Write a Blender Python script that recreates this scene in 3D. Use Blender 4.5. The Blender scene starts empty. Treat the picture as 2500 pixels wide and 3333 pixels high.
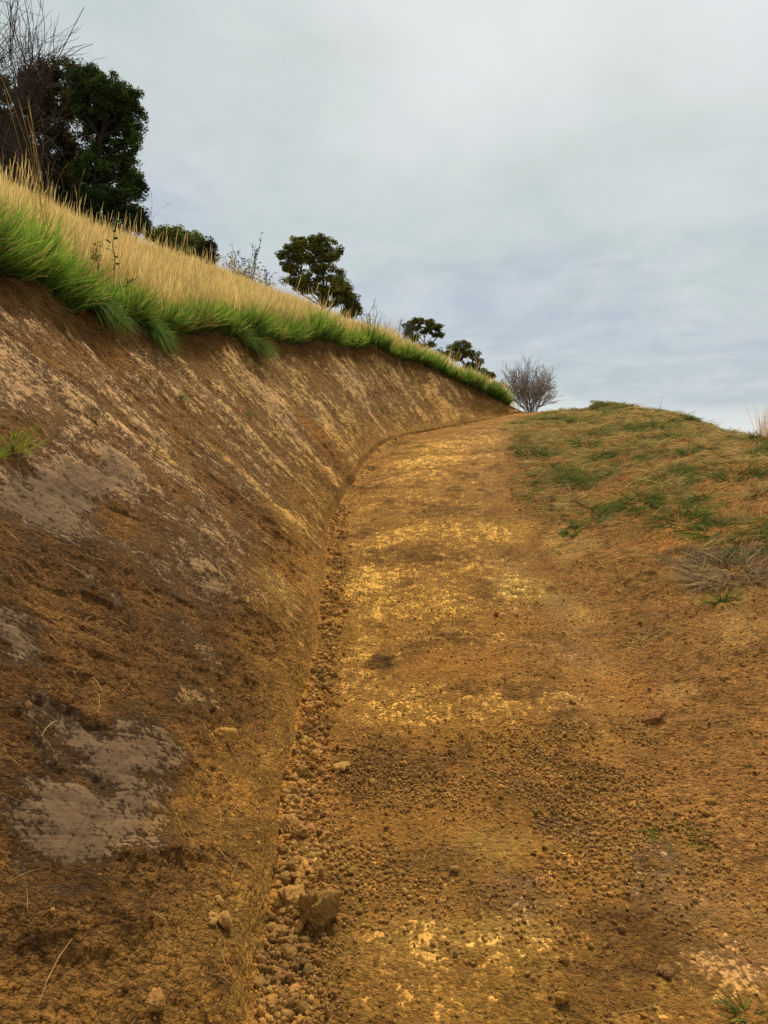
import bpy, math, random
import numpy as np
from mathutils import Vector
rng = np.random.default_rng(7)
random.seed(7)
S = bpy.context.scene
C = S.collection
# ------------------------------------------------------------------ camera
F = 2407.0; CX, CY = 1250.0, 1666.5
PITCH = math.radians(4.0); CAMZ = 1.55
cam = bpy.data.objects.new('camera', bpy.data.cameras.new('camera')); C.objects.link(cam)
cam.location = (0, 0, CAMZ); cam.rotation_euler = (math.radians(90) - PITCH, 0, 0)
cam.data.sensor_fit = 'VERTICAL'; cam.data.sensor_height = 36.0; cam.data.lens = 36.0 * F / 3333.0
cam.data.clip_start = 0.05; cam.data.clip_end = 2000
S.camera = cam
# ------------------------------------------------------------------ world
SUN_EL, SUN_AZ = math.radians(52), math.radians(8)     # azimuth from +Y, clockwise
W = bpy.data.worlds.new('World'); S.world = W; W.use_nodes = True
nt = W.node_tree; N = nt.nodes; L = nt.links
for n in list(N): N.remove(n)
def nd(tree, typ, **kw):
    n = tree.nodes.new(typ)
    for k, v in kw.items(): setattr(n, k, v)
    return n
def ramp(tree, stops, fac=None, interp='LINEAR'):
    r = nd(tree, 'ShaderNodeValToRGB'); cr = r.color_ramp; cr.interpolation = interp
    while len(cr.elements) < len(stops): cr.elements.new(0.5)
    for e, (p, c) in zip(cr.elements, stops):
        e.position = p; e.color = (*c, 1) if len(c) == 3 else c
    if fac is not None: tree.links.new(fac, r.inputs[0])
    return r
def math_n(tree, op, a, b=None, c=None, clamp=False):
    m = nd(tree, 'ShaderNodeMath', operation=op, use_clamp=clamp)
    for i, v in enumerate((a, b, c)):
        if v is None: continue
        if isinstance(v, (int, float)): m.inputs[i].default_value = v
        else: tree.links.new(v, m.inputs[i])
    return m.outputs[0]
def mixc(tree, f, a, b, blend='MIX'):
    m = nd(tree, 'ShaderNodeMix', data_type='RGBA', blend_type=blend)
    for i, v in ((0, f), (6, a), (7, b)):
        if isinstance(v, (int, float)): m.inputs[i].default_value = v
        elif isinstance(v, tuple): m.inputs[i].default_value = (*v, 1) if len(v) == 3 else v
        else: tree.links.new(v, m.inputs[i])
    return m.outputs[2]
def noise(tree, vec, scale, detail=4, rough=.55, dist=0.0):
    n = nd(tree, 'ShaderNodeTexNoise'); n.inputs['Scale'].default_value = scale
    n.inputs['Detail'].default_value = detail; n.inputs['Roughness'].default_value = rough
    n.inputs['Distortion'].default_value = dist
    if vec is not None: tree.links.new(vec, n.inputs['Vector'])
    return n.outputs[0]
tc = nd(nt, 'ShaderNodeTexCoord')
sep = nd(nt, 'ShaderNodeSeparateXYZ'); L.new(tc.outputs['Generated'], sep.inputs[0])
zz = math_n(nt, 'MAXIMUM', sep.outputs[2], 0.0)
den = math_n(nt, 'ADD', zz, 0.16)
cmb = nd(nt, 'ShaderNodeCombineXYZ')
L.new(math_n(nt, 'DIVIDE', sep.outputs[0], den), cmb.inputs[0]); L.new(math_n(nt, 'DIVIDE', sep.outputs[1], den), cmb.inputs[1])
n1 = noise(nt, cmb.outputs[0], 0.85, 6, .55, .3)
n2 = noise(nt, cmb.outputs[0], 1.7, 6, .62, .6)
hz = math_n(nt, 'ADD', sep.outputs[2], math_n(nt, 'MULTIPLY', math_n(nt, 'MULTIPLY', math_n(nt, 'SUBTRACT', n1, .5), 1.0), math_n(nt, 'MULTIPLY', zz, 2.6)))
hz = math_n(nt, 'ADD', hz, math_n(nt, 'MULTIPLY', math_n(nt, 'MULTIPLY', sep.outputs[0], zz), .75))
base = ramp(nt, [(0.0, (.74, .76, .77)), (.055, (.70, .735, .75)), (.115, (.44, .52, .58)), (.20, (.43, .49, .57)),
                 (.28, (.49, .56, .56)), (.40, (.55, .61, .60)), (.52, (.66, .69, .69)), (.70, (.76, .77, .78))], hz)
n3 = noise(nt, cmb.outputs[0], 5.5, 5, .6, .3)
n2 = math_n(nt, 'ADD', math_n(nt, 'MULTIPLY', n2, .7), math_n(nt, 'MULTIPLY', n3, .3))
cl = ramp(nt, [(.42, (0, 0, 0)), (.60, (1, 1, 1))], n2)
cloud = mixc(nt, math_n(nt, 'MULTIPLY', cl.outputs[0], .45), base.outputs[0], (.68, .71, .74))
cl10 = mixc(nt, 1.0, cloud, (9.5, 9.55, 9.4), 'MULTIPLY')
sky = nd(nt, 'ShaderNodeTexSky', sky_type='NISHITA', sun_disc=False); sky.sun_elevation = SUN_EL; sky.sun_rotation = SUN_AZ
sky.air_density = 1.2; sky.dust_density = 2.0
mx = mixc(nt, .92, sky.outputs[0], cl10)
bg = nd(nt, 'ShaderNodeBackground'); bg.inputs[1].default_value = 0.062; L.new(mx, bg.inputs[0])
wo = nd(nt, 'ShaderNodeOutputWorld'); L.new(bg.outputs[0], wo.inputs[0])
# ------------------------------------------------------------------ sun
sd = bpy.data.lights.new('sun', 'SUN'); sd.energy = 2.4; sd.angle = math.radians(10); sd.color = (1, .92, .78)
so = bpy.data.objects.new('sun', sd); C.objects.link(so)
dv = Vector((math.sin(SUN_AZ) * math.cos(SUN_EL), math.cos(SUN_AZ) * math.cos(SUN_EL), math.sin(SUN_EL)))
so.rotation_euler = dv.to_track_quat('Z', 'Y').to_euler()
S.view_settings.view_transform = 'Standard'; S.view_settings.look = 'None'
S.view_settings.gamma = 1; S.view_settings.exposure = 0.86
S.view_settings.use_curve_mapping = False
# ------------------------------------------------------------------ helpers
def lin(r, g, b):                                   # a picture colour 0..255 to a linear one
    f = lambda c: (c / 255 / 12.92) if c / 255 <= .04045 else ((c / 255 + .055) / 1.055) ** 2.4
    return np.array([f(r), f(g), f(b)])
cp, sp_ = math.cos(PITCH), math.sin(PITCH)
def P(px, py, Y):
    """world point seen at photo pixel (px, py) at distance Y ahead"""
    x = (px - CX) / F; y = -(py - CY) / F
    d = np.array([x, cp + y * sp_, -sp_ + y * cp])
    k = Y / d[1]
    return np.array([d[0] * k, Y, CAMZ + d[2] * k])
def proj(p):
    p = np.asarray(p); x, y, z = p[..., 0], p[..., 1], p[..., 2] - CAMZ
    dep = y * cp - z * sp_; up = y * sp_ + z * cp
    dep = np.where(dep < .05, np.nan, dep)
    return CX + F * x / dep, CY - F * up / dep
def h2(ix, iy, seed):
    n = (ix.astype(np.int64) * 374761393 + iy.astype(np.int64) * 668265263 + seed * 1442695041) & 0xffffffff
    n = ((n ^ (n >> 13)) * 1274126177) & 0xffffffff
    n = ((n ^ (n >> 16)) * 2246822519) & 0xffffffff
    n = n ^ (n >> 15)
    return (n & 0xffffff) / 16777216.0
def vn(u, v, seed=0):                               # gradient noise, about -1..1
    iu = np.floor(u); iv = np.floor(v); fu = u - iu; fv = v - iv
    su = fu * fu * fu * (fu * (fu * 6 - 15) + 10); sv = fv * fv * fv * (fv * (fv * 6 - 15) + 10)
    def g(a, b):
        th = h2(iu + a, iv + b, seed) * 6.2831853
        return np.cos(th) * (fu - a) + np.sin(th) * (fv - b)
    a = g(0, 0) * (1 - su) + g(1, 0) * su; b = g(0, 1) * (1 - su) + g(1, 1) * su
    return (a * (1 - sv) + b * sv) * 1.5
def fbm(u, v, f, o=4, seed=0, g=.5):
    r = 0; a = 1; t = 0
    for k in range(o):
        r = r + a * vn(u * f + 17.3 * k, v * f - 9.1 * k, seed + k); t += a; a *= g; f *= 2.03
    return r / t
def crumbs(u, v, cell, seed, dens, rmin=.25, rmax=.62, flat=.6):
    """height field of half-buried lumps, in metres, and a random value per lump"""
    U = u / cell; V = v / cell; iu = np.floor(U); iv = np.floor(V)
    H = np.zeros_like(U); R = np.zeros_like(U)
    for a in (-1, 0, 1):
        for b in (-1, 0, 1):
            x = iu + a; y = iv + b
            cx = x + h2(x, y, seed); cy = y + h2(x, y, seed + 1); r = rmin + (rmax - rmin) * h2(x, y, seed + 2) ** 2
            on = h2(x, y, seed + 3) < dens
            an = h2(x, y, seed + 4) * 3.14; e = .65 + .35 * h2(x, y, seed + 5)
            dx = (U - cx); dy = (V - cy)
            rx = dx * np.cos(an) + dy * np.sin(an); ry = (-dx * np.sin(an) + dy * np.cos(an)) / e
            q = r * r - rx * rx - ry * ry
            h = np.where(on & (q > 0), np.sqrt(np.maximum(q, 0)) * flat, 0)
            m = h > H
            H = np.where(m, h, H); R = np.where(m, h2(x, y, seed + 6), R)
    return H * cell, R
def smooth(a, b, x):
    t = np.clip((x - a) / (b - a), 0, 1); return t * t * (3 - 2 * t)
def tag(o, label=None, cat=None, group=None, kind=None):
    if label: o['label'] = label
    if cat: o['category'] = cat
    if group: o['group'] = group
    if kind: o['kind'] = kind
    return o
def mesh_np(name, V, Q=None, T=None, col=None, mat=None, parent=None, smooth_=False, uv=None, attrs=None):
    me = bpy.data.meshes.new(name); V = np.asarray(V, dtype=np.float32)
    me.vertices.add(len(V)); me.vertices.foreach_set('co', V.ravel())
    parts = []; sizes = []
    if Q is not None and len(Q): parts.append(np.asarray(Q).ravel()); sizes.append(np.full(len(Q), 4))
    if T is not None and len(T): parts.append(np.asarray(T).ravel()); sizes.append(np.full(len(T), 3))
    li = np.concatenate(parts).astype(np.int32); sz = np.concatenate(sizes)
    st = np.concatenate([[0], np.cumsum(sz)[:-1]]).astype(np.int32)
    me.loops.add(len(li)); me.loops.foreach_set('vertex_index', li)
    me.polygons.add(len(sz)); me.polygons.foreach_set('loop_start', st)
    if smooth_: me.polygons.foreach_set('use_smooth', np.ones(len(sz), dtype=bool))
    me.update(calc_edges=True)
    if col is not None:
        a = me.attributes.new('Col', 'FLOAT_COLOR', 'POINT')
        c = np.ones((len(V), 4), dtype=np.float32); c[:, :3] = col; a.data.foreach_set('color', c.ravel())
    for k, v in (attrs or {}).items():
        a = me.attributes.new(k, 'FLOAT', 'POINT'); a.data.foreach_set('value', np.asarray(v, dtype=np.float32))
    if uv is not None:
        a = me.attributes.new('sv', 'FLOAT_VECTOR', 'POINT')
        c = np.zeros((len(V), 3), dtype=np.float32); c[:, :2] = uv; a.data.foreach_set('vector', c.ravel())
    if mat: me.materials.append(mat)
    o = bpy.data.objects.new(name, me); C.objects.link(o)
    if parent: o.parent = parent
    return o
def empty(name, loc):
    o = bpy.data.objects.new(name, None); C.objects.link(o); o.location = loc; o.empty_display_size = .2; return o
def newmat(name):
    m = bpy.data.materials.new(name); m.use_nodes = True; t = m.node_tree
    for n in list(t.nodes): t.nodes.remove(n)
    out = nd(t, 'ShaderNodeOutputMaterial'); b = nd(t, 'ShaderNodeBsdfPrincipled')
    t.links.new(b.outputs[0], out.inputs[0]); b.inputs['Roughness'].default_value = .9
    b.inputs['Specular IOR Level'].default_value = .2
    return m, t, b, out
def attr(t, name, out='Color'):
    a = nd(t, 'ShaderNodeAttribute', attribute_name=name); return a.outputs[out]
# ------------------------------------------------------------------ materials
def soil_material(name, sx=2.6, sy=70, sk=1.0, lift=1.0, wide=0.0):
    """two layers: loose crumbly soil (Col) over a scraped clay surface (Col2), split by 'clay' and broken up by noise"""
    m, t, b, out = newmat(name)
    c1 = attr(t, 'Col'); c2 = attr(t, 'Col2'); sv = attr(t, 'sv', 'Vector'); stv = attr(t, 'st', 'Vector'); cl_ = attr(t, 'clay', 'Fac')
    ob = nd(t, 'ShaderNodeTexCoord').outputs['Object']
    fine = noise(t, ob, 48, 5, .72); mid = noise(t, ob, 12, 4, .65); gr = noise(t, ob, 170, 3, .65); blot = noise(t, ob, 4.5, 3, .6)
    def st_noise(vec, sx, sy, d, r):
        mp = nd(t, 'ShaderNodeMapping'); t.links.new(vec, mp.inputs[0]); mp.inputs['Scale'].default_value = (sx, sy, 1)
        return noise(t, mp.outputs[0], 1.0, d, r)
    s1 = st_noise(stv, sx, sy, 4, .65); s2 = st_noise(stv, 1.2, 20, 3, .6)
    def vor(scale, rnd=1.0):
        v = nd(t, 'ShaderNodeTexVoronoi'); v.inputs['Scale'].default_value = scale
        wv_ = nd(t, 'ShaderNodeVectorMath', operation='MULTIPLY_ADD'); t.links.new(ob, wv_.inputs[0])
        nz = nd(t, 'ShaderNodeTexNoise'); nz.inputs['Scale'].default_value = scale * .8; t.links.new(ob, nz.inputs['Vector'])
        wv2 = nd(t, 'ShaderNodeVectorMath', operation='SCALE'); t.links.new(nz.outputs['Color'], wv2.inputs[0]); wv2.inputs['Scale'].default_value = .9 / scale
        ad = nd(t, 'ShaderNodeVectorMath', operation='ADD'); t.links.new(ob, ad.inputs[0]); t.links.new(wv2.outputs[0], ad.inputs[1])
        t.links.new(ad.outputs[0], v.inputs['Vector']); return v
    v0 = vor(23); v1 = vor(52); v2 = vor(125)
    e = math_n(t, 'ADD', cl_, math_n(t, 'MULTIPLY', math_n(t, 'SUBTRACT', fine, .5), 1.5))
    e = math_n(t, 'ADD', e, math_n(t, 'MULTIPLY', math_n(t, 'SUBTRACT', mid, .5), 1.5))
    e = math_n(t, 'ADD', e, math_n(t, 'MULTIPLY', math_n(t, 'SUBTRACT', s1, .5), sk))
    mk = ramp(t, [(.30 - wide, (0, 0, 0)), (.46, (.35, .35, .35)), (.56 + wide * .5, (.75, .75, .75)), (.72 + wide * 1.4, (1, 1, 1))], e).outputs[0]
    loose = math_n(t, 'SUBTRACT', 1.0, mk)
    q1 = ramp(t, [(.30, (.40, .37, .33)), (.5, (1, 1, 1)), (.70, (1.65, 1.6, 1.5))], fine).outputs[0]
    q2 = ramp(t, [(.3, (.62, .60, .57)), (.5, (1, 1, 1)), (.7, (1.36, 1.33, 1.26))], mid).outputs[0]
    q3 = ramp(t, [(.3, (.70, .68, .66)), (.5, (1, 1, 1)), (.7, (1.3, 1.3, 1.3))], gr).outputs[0]
    hs = nd(t, 'ShaderNodeSeparateColor'); t.links.new(v1.outputs['Color'], hs.inputs[0])
    q4 = ramp(t, [(0, (.68, .66, .63)), (1, (1.38, 1.35, 1.3))], hs.outputs[0]).outputs[0]
    L1 = mixc(t, .85, c1, q1, 'MULTIPLY'); L1 = mixc(t, .75, L1, q2, 'MULTIPLY'); L1 = mixc(t, .6, L1, q3, 'MULTIPLY'); L1 = mixc(t, .7, L1, q4, 'MULTIPLY')
    w1 = ramp(t, [(.30, (.66, .61, .56)), (.5, (1, 1, 1)), (.70, (1.26, 1.24, 1.2))], s1).outputs[0]
    w2 = ramp(t, [(.3, (.80, .77, .74)), (.5, (1, 1, 1)), (.7, (1.2, 1.18, 1.14))], s2).outputs[0]
    L1 = mixc(t, 1.0, L1, (lift, lift, lift), 'MULTIPLY')
    L2 = mixc(t, .8, c2, w1, 'MULTIPLY'); L2 = mixc(t, .7, L2, w2, 'MULTIPLY'); L2 = mixc(t, .28, L2, q1, 'MULTIPLY'); L2 = mixc(t, .30, L2, q2, 'MULTIPLY')
    s3 = st_noise(sv, 2.0, 85, 3, .5)
    w3 = ramp(t, [(.36, (.62, .58, .54)), (.43, (1, 1, 1)), (.62, (1, 1, 1)), (.70, (1.25, 1.2, 1.1))], s3).outputs[0]; L2 = mixc(t, .7, L2, w3, 'MULTIPLY')
    t.links.new(mixc(t, mk, L1, L2), b.inputs['Base Color'])
    t.links.new(math_n(t, 'SUBTRACT', .98, math_n(t, 'MULTIPLY', mk, .08)), b.inputs['Roughness']); b.inputs['Specular IOR Level'].default_value = .07
    cr = math_n(t, 'MULTIPLY', math_n(t, 'SUBTRACT', 1.0, v1.outputs['Distance']), 1.0)
    cr = math_n(t, 'ADD', cr, math_n(t, 'MULTIPLY', math_n(t, 'SUBTRACT', 1.0, v2.outputs['Distance']), .4))
    v0h = math_n(t, 'MULTIPLY', math_n(t, 'SUBTRACT', 1.0, v0.outputs['Distance']), math_n(t, 'MULTIPLY', ramp(t, [(.45, (0, 0, 0)), (.6, (1, 1, 1))], blot).outputs[0], 1.3))
    cr = math_n(t, 'ADD', cr, v0h)
    cr = math_n(t, 'ADD', cr, math_n(t, 'ADD', math_n(t, 'MULTIPLY', fine, .6), math_n(t, 'MULTIPLY', gr, .3)))
    h = math_n(t, 'MULTIPLY', cr, math_n(t, 'ADD', math_n(t, 'MULTIPLY', loose, .95), .05))
    h = math_n(t, 'ADD', h, math_n(t, 'MULTIPLY', loose, .25))
    h = math_n(t, 'ADD', h, math_n(t, 'MULTIPLY', math_n(t, 'MULTIPLY', s1, mk), .13))
    bp = nd(t, 'ShaderNodeBump'); bp.inputs['Strength'].default_value = 1.0; bp.inputs['Distance'].default_value = .035
    t.links.new(h, bp.inputs['Height']); t.links.new(bp.outputs[0], b.inputs['Normal'])
    return m
M_BANK = soil_material('scraped_clay_soil', lift=1.42, wide=.03)
M_PATH = soil_material('graded_clay_soil', 14, 40, .3, 1.50, .10)
M_SOIL = soil_material('loose_soil', 14, 40, .3, 1.42)
def clod_material():
    m, t, b, out = newmat('soil_clod'); geo = nd(t, 'ShaderNodeTexCoord')
    n = noise(t, geo.outputs['Object'], 70, 5, .7)
    r = ramp(t, [(.25, (.5, .48, .45)), (.5, (1, 1, 1)), (.75, (1.4, 1.38, 1.3))], n)
    t.links.new(mixc(t, .9, attr(t, 'Col'), r.outputs[0], 'MULTIPLY'), b.inputs['Base Color'])
    bp = nd(t, 'ShaderNodeBump'); bp.inputs['Strength'].default_value = .9; bp.inputs['Distance'].default_value = .02
    t.links.new(n, bp.inputs['Height']); t.links.new(bp.outputs[0], b.inputs['Normal'])
    b.inputs['Roughness'].default_value = .97
    return m
M_CLOD = clod_material()
def blade_material(name, transl):
    m, t, b, out = newmat(name)
    t.links.new(attr(t, 'Col'), b.inputs['Base Color']); b.inputs['Roughness'].default_value = .8; b.inputs['Specular IOR Level'].default_value = .06
    tr = nd(t, 'ShaderNodeBsdfTranslucent'); t.links.new(attr(t, 'Col'), tr.inputs[0])
    mx_ = nd(t, 'ShaderNodeMixShader'); mx_.inputs[0].default_value = transl
    t.links.new(b.outputs[0], mx_.inputs[1]); t.links.new(tr.outputs[0], mx_.inputs[2]); t.links.new(mx_.outputs[0], out.inputs[0])
    return m
M_GREEN = blade_material('green_blade', .35); M_DRY = blade_material('dry_blade', .4); M_LEAF = blade_material('leaf', .2)
def bark_material():
    m, t, b, out = newmat('bark'); geo = nd(t, 'ShaderNodeTexCoord')
    n = noise(t, geo.outputs['Object'], 6, 5, .6)
    r = ramp(t, [(.3, (.5, .5, .5)), (.7, (1.4, 1.35, 1.3))], n)
    t.links.new(mixc(t, 1, attr(t, 'Col'), r.outputs[0], 'MULTIPLY'), b.inputs['Base Color']); return m
M_BARK = bark_material()
# ------------------------------------------------------------------ terrain: loft through sections
# per section: toe, lip, ridge, behind ridge, far left | path edge, crest, fall, far right
A_ = np.array
SEC = [
 (A_([-.45, -40, -6.]), A_([-3., -40, -3.2]), A_([-14, -40, .5]), A_([-45, -45, 1.]), A_([-260, -80, -6.]), A_([1.6, -40, -6.]), A_([4.4, -40, -6]), A_([12, -40, -9.]), A_([260, -80, -34.])),
 (A_([-.45, -4, -.25]), A_([-2.7, -4, 2.5]), A_([-11, -1, 5.5]), A_([-40, -8, 6.]), A_([-260, -20, 2.]), A_([1.5, -4, -.2]), A_([4.2, -4, 0.]), A_([11, -4, -3.5]), A_([260, -20, -30.])),
 (A_([-.42, 0, -.03]), A_([-2.68, 0, 2.65]), A_([-10, 4, 5.7]), A_([-38, 8, 7.]), A_([-260, 30, 3.]), A_([1.35, 0, 0.]), A_([4.2, 0, .25]), A_([11, 0, -3.2]), A_([260, 5, -30.])),
 (P(868, 2950, 2.57), A_([-2.68, 2.5, 2.75]), A_([-8.8, 8, 5.8]), A_([-36, 22, 8.]), A_([-250, 90, 4.]), A_([1.3, 2.57, .02]), A_([4.25, 2.6, .45]), A_([11, 2.8, -3.]), A_([260, 22, -30.])),
 (P(930, 2500, 3.75), A_([-2.66, 3.75, 2.79]), A_([-7.7, 10.5, 5.85]), A_([-33, 30, 8.]), A_([-235, 140, 4.]), A_([1.4, 3.75, .05]), A_([4.4, 3.8, .68]), A_([11, 4.2, -2.6]), A_([260, 35, -29.])),
 (P(1000, 2200, 4.9), P(0, 895, 5.1), A_([-6.5, 12.5, 5.8]), A_([-29, 38, 8.]), A_([-210, 185, 4.]), A_([1.5, 4.9, .15]), A_([4.6, 5.2, 1.0]), A_([11, 6, -2.2]), A_([260, 50, -28.])),
 (P(1050, 1900, 6.6), P(300, 1035, 6.6), A_([-5.3, 14.1, 5.55]), A_([-22, 45, 7.5]), A_([-170, 225, 3.]), A_([1.5, 6.6, .48]), A_([4.8, 7.2, 1.42]), A_([11.5, 8.5, -1.6]), A_([260, 68, -27.])),
 (P(1075, 1700, 8.3), P(600, 1085, 8.5), A_([-4., 15.5, 5.35]), A_([-16, 50, 7.]), A_([-120, 250, 2.]), A_([1.5, 8.4, .92]), P(2500, 1431, 9.6), A_([12, 12, -1.4]), A_([260, 90, -26.])),
 (P(1160, 1550, 10.2), P(845, 1105, 10.6), A_([-2.44, 17, 5.1]), A_([-9, 54, 6.2]), A_([-70, 265, 1.]), A_([1.7, 10.2, 1.44]), P(2411, 1424, 11.2), A_([12.5, 14.5, -1.3]), A_([255, 115, -25.])),
 (P(1240, 1450, 12.3), P(1055, 1117, 13), A_([-.71, 19, 4.7]), A_([-2, 56, 5.2]), A_([-20, 275, -1.]), A_([2.0, 11.9, 1.86]), P(2305, 1394, 12.8), A_([13, 17, -1.2]), A_([250, 140, -24.])),
 (P(1420, 1400, 15.3), P(1300, 1160, 16.5), A_([1.2, 21.4, 4.25]), A_([5, 58, 4.2]), A_([30, 280, -3.]), A_([2.8, 14.1, 2.22]), P(2215, 1352, 14.3), A_([14, 19.5, -1.2]), A_([235, 170, -24.])),
 (P(1560, 1372, 17.5), P(1500, 1245, 18.4), A_([2.5, 22.9, 3.75]), A_([11, 58, 3.]), A_([75, 275, -6.]), A_([3.9, 16.0, 2.50]), P(2100, 1330, 16.2), A_([15, 23, -1.2]), A_([215, 200, -24.])),
 (P(1688, 1347, 19.8), P(1703, 1341, 20.2), A_([4.2, 24.1, 2.95]), A_([17, 57, 1.5]), A_([115, 260, -9.]), A_([4.9, 18.2, 2.80]), P(1950, 1322, 18.3), A_([16.5, 27, -1.4]), A_([190, 225, -24.])),
 (A_([5.6, 23.5, 2.75]), A_([5.7, 24., 2.8]), A_([7., 27.5, 2.2]), A_([24, 55, -.5]), A_([140, 250, -12.]), A_([6.6, 22., 2.75]), A_([8.4, 20.8, 2.3]), A_([18.5, 31, -2.4]), A_([175, 235, -24.])),
 (A_([11, 33, .6]), A_([11.2, 33.6, .6]), A_([13, 37, 0.]), A_([33, 57, -3.]), A_([150, 243, -16.]), A_([12.4, 31.4, .6]), A_([15, 29.5, .2]), A_([24, 36, -4.4]), A_([165, 238, -22.])),
]
nS = len(SEC)
def bank_knots(s):
    toe, lip, ridge, beh, far, edge, crest, fall, farR = s
    ridge = ridge - A_([0, 0, (.10 if ridge[0] < -3 else .20) * min(1, max(0, (lip[2] - toe[2]) / 1.2))])
    out = lip - toe; hor = out.copy(); hor[2] = 0; hn = hor / max(np.linalg.norm(hor), 1e-6)
    H = max(out[2], 0.02)
    w = min(1, H / 1.5)
    ws = w * (1 - .75 * min(1, max(0, (toe[1] - 8) / 6)))
    b = toe + hn * .04 * ws + A_([0, 0, .15 * ws])                       # top of the little ditch wall
    def on(f, push):                                                    # bank face knots, slightly concave
        p = b + (lip - b) * f; return p - A_([0, 0, 1]) * push * w
    u1 = lip + (ridge - lip) * .10 + A_([0, 0, .04]); u2 = lip + (ridge - lip) * .45 + A_([0, 0, .02 * w])
    mid = toe + (edge - toe) * .5 + A_([0, 0, .02])
    m1 = edge + (crest - edge) * .3 - A_([0, 0, .02]); m2 = edge + (crest - edge) * .7 + A_([0, 0, .07])
    cr2 = crest + (fall - crest) * .12 - A_([0, 0, .05])
    t0 = toe + (edge - toe) * .06 - A_([0, 0, .035 * w])
    return [far, beh, ridge, u2, u1, lip, on(.93, .10), on(.6, .07), on(.28, .05), b, toe, t0, mid, edge, m1, m2, crest, cr2, fall, farR]
COLS = [10, 12, 40, 40, 22, 30, 110, 110, 95, 22, 14, 150, 130, 90, 90, 70, 14, 20, 10]
K = np.array([bank_knots(s) for s in SEC])                              # (sections, knots, 3)
kLIP, kB, kTOE, kEDGE, kRIDGE, kCREST = 5, 9, 10, 13, 2, 16
chord = np.concatenate([[0], np.cumsum(np.linalg.norm(np.diff(K[:, kTOE], axis=0), axis=1))])
def hermite(x, xs, ys):
    d = np.diff(ys, axis=0) / np.diff(xs).reshape(-1, *([1] * (ys.ndim - 1)))
    h = np.diff(xs).reshape(-1, *([1] * (ys.ndim - 1)))
    m = np.empty_like(ys); m[0] = d[0]; m[-1] = d[-1]; m[1:-1] = (d[:-1] * h[1:] + d[1:] * h[:-1]) / (h[1:] + h[:-1])
    i = np.clip(np.searchsorted(xs, x) - 1, 0, len(xs) - 2); w = (xs[i + 1] - xs[i]); t = (x - xs[i]) / w
    sh = (-1,) + (1,) * (ys.ndim - 1); t = t.reshape(sh); w = w.reshape(sh)
    return (2*t**3-3*t**2+1)*ys[i] + (t**3-2*t**2+t)*w*m[i] + (-2*t**3+3*t**2)*ys[i+1] + (t**3-t**2)*w*m[i+1]
ss = []; s = 0.0; s_cam = chord[2]
QUAL = 1.0
while s < chord[-1]:
    ss.append(s); y = s - s_cam
    if y < -4: s += 2.0
    elif y < .7: s += .12
    elif y < 21: s += max(.0062, .0023 * math.hypot(y, 1.0)) * QUAL
    else: s += .25
ss.append(chord[-1]); ss = np.array(ss)
R = hermite(ss, chord, K)                                              # (rows, knots, 3)
# gentle noise of the lip line
ln = fbm(ss, ss * 0, .9, 3, 5) * .18 + fbm(ss, ss * 0, 3.5, 3, 8) * .12
wv = smooth(0, 1, (ss - s_cam) / 2) * smooth(20, 15, ss - s_cam)
for k, f in ((5, 1.0), (4, .5), (6, .5)): R[:, k, 2] += ln * f * wv * 1.0
tn = fbm(ss, ss * 0, 1.1, 3, 15) * .06 * wv
for k in (kB, kTOE): R[:, k, 0] += tn
cols = [R[:, 0]]; vcoord = [np.zeros(len(ss))]; colk = [0.0]
for k, n in enumerate(COLS):
    a, b_ = R[:, k], R[:, k + 1]
    for q in range(1, n + 1):
        f = q / n; cols.append(a + (b_ - a) * f); colk.append(k + f)
G = np.stack(cols, 1)                                                  # (rows, cols, 3)
colk = np.array(colk); nr, nc = G.shape[:2]
# smooth the knot corners a little across columns (not at lip, ditch wall or toe)
for _ in range(6):
    H_ = G.copy(); H_[:, 1:-1] = .25 * G[:, :-2] + .5 * G[:, 1:-1] + .25 * G[:, 2:]
    w_ = np.ones(nc)
    for kk in (kLIP, kB, kTOE): w_ *= np.clip(np.abs(colk - kk) * 3, 0, 1)
    G = G + (H_ - G) * w_[None, :, None]
seg = np.linalg.norm(np.diff(G, axis=1), axis=2)
Vv = np.concatenate([np.zeros((nr, 1)), np.cumsum(seg, 1)], 1)
iT = int(np.argmin(np.abs(colk - kTOE))); Vv = Vv - Vv[:, iT:iT + 1]   # metres from the toe; minus = up the bank
U = np.repeat((ss - s_cam)[:, None], nc, 1)
PX, PY = proj(G)
iL = int(np.argmin(np.abs(colk - kLIP))); iB = int(np.argmin(np.abs(colk - kB))); iE = int(np.argmin(np.abs(colk - kEDGE)))
iR = int(np.argmin(np.abs(colk - kRIDGE))); iC = int(np.argmin(np.abs(colk - kCREST)))
CI = np.repeat(np.arange(nc)[None], nr, 0)
bank = (CI >= iL) & (CI <= iT); grassz = CI < iL; pathz = (CI > iT) & (CI <= iE); spoil = CI > iE
# normals
def normals(G):
    du = np.gradient(G, axis=0); dv_ = np.gradient(G, axis=1)
    n = np.cross(dv_, du); n /= np.linalg.norm(n, axis=2, keepdims=True) + 1e-9
    n[n[..., 2] < 0] *= -1
    return n
NRM = normals(G)
def find(px, py, zone=None):
    """row and column of the ground seen at a photo pixel"""
    d = (PX - px) ** 2 + (PY - py) ** 2
    d = np.where(np.isnan(d), 1e12, d); d = d + np.where(U > 22, 1e9, 0)
    if zone is not None: d = d + np.where(zone, 0, 1e9)
    # nearest to the camera among good candidates
    m = d.min(); cand = np.argwhere(d < m + 60)
    k = np.argmin([G[a, b][1] for a, b in cand]); return tuple(cand[k])
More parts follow.
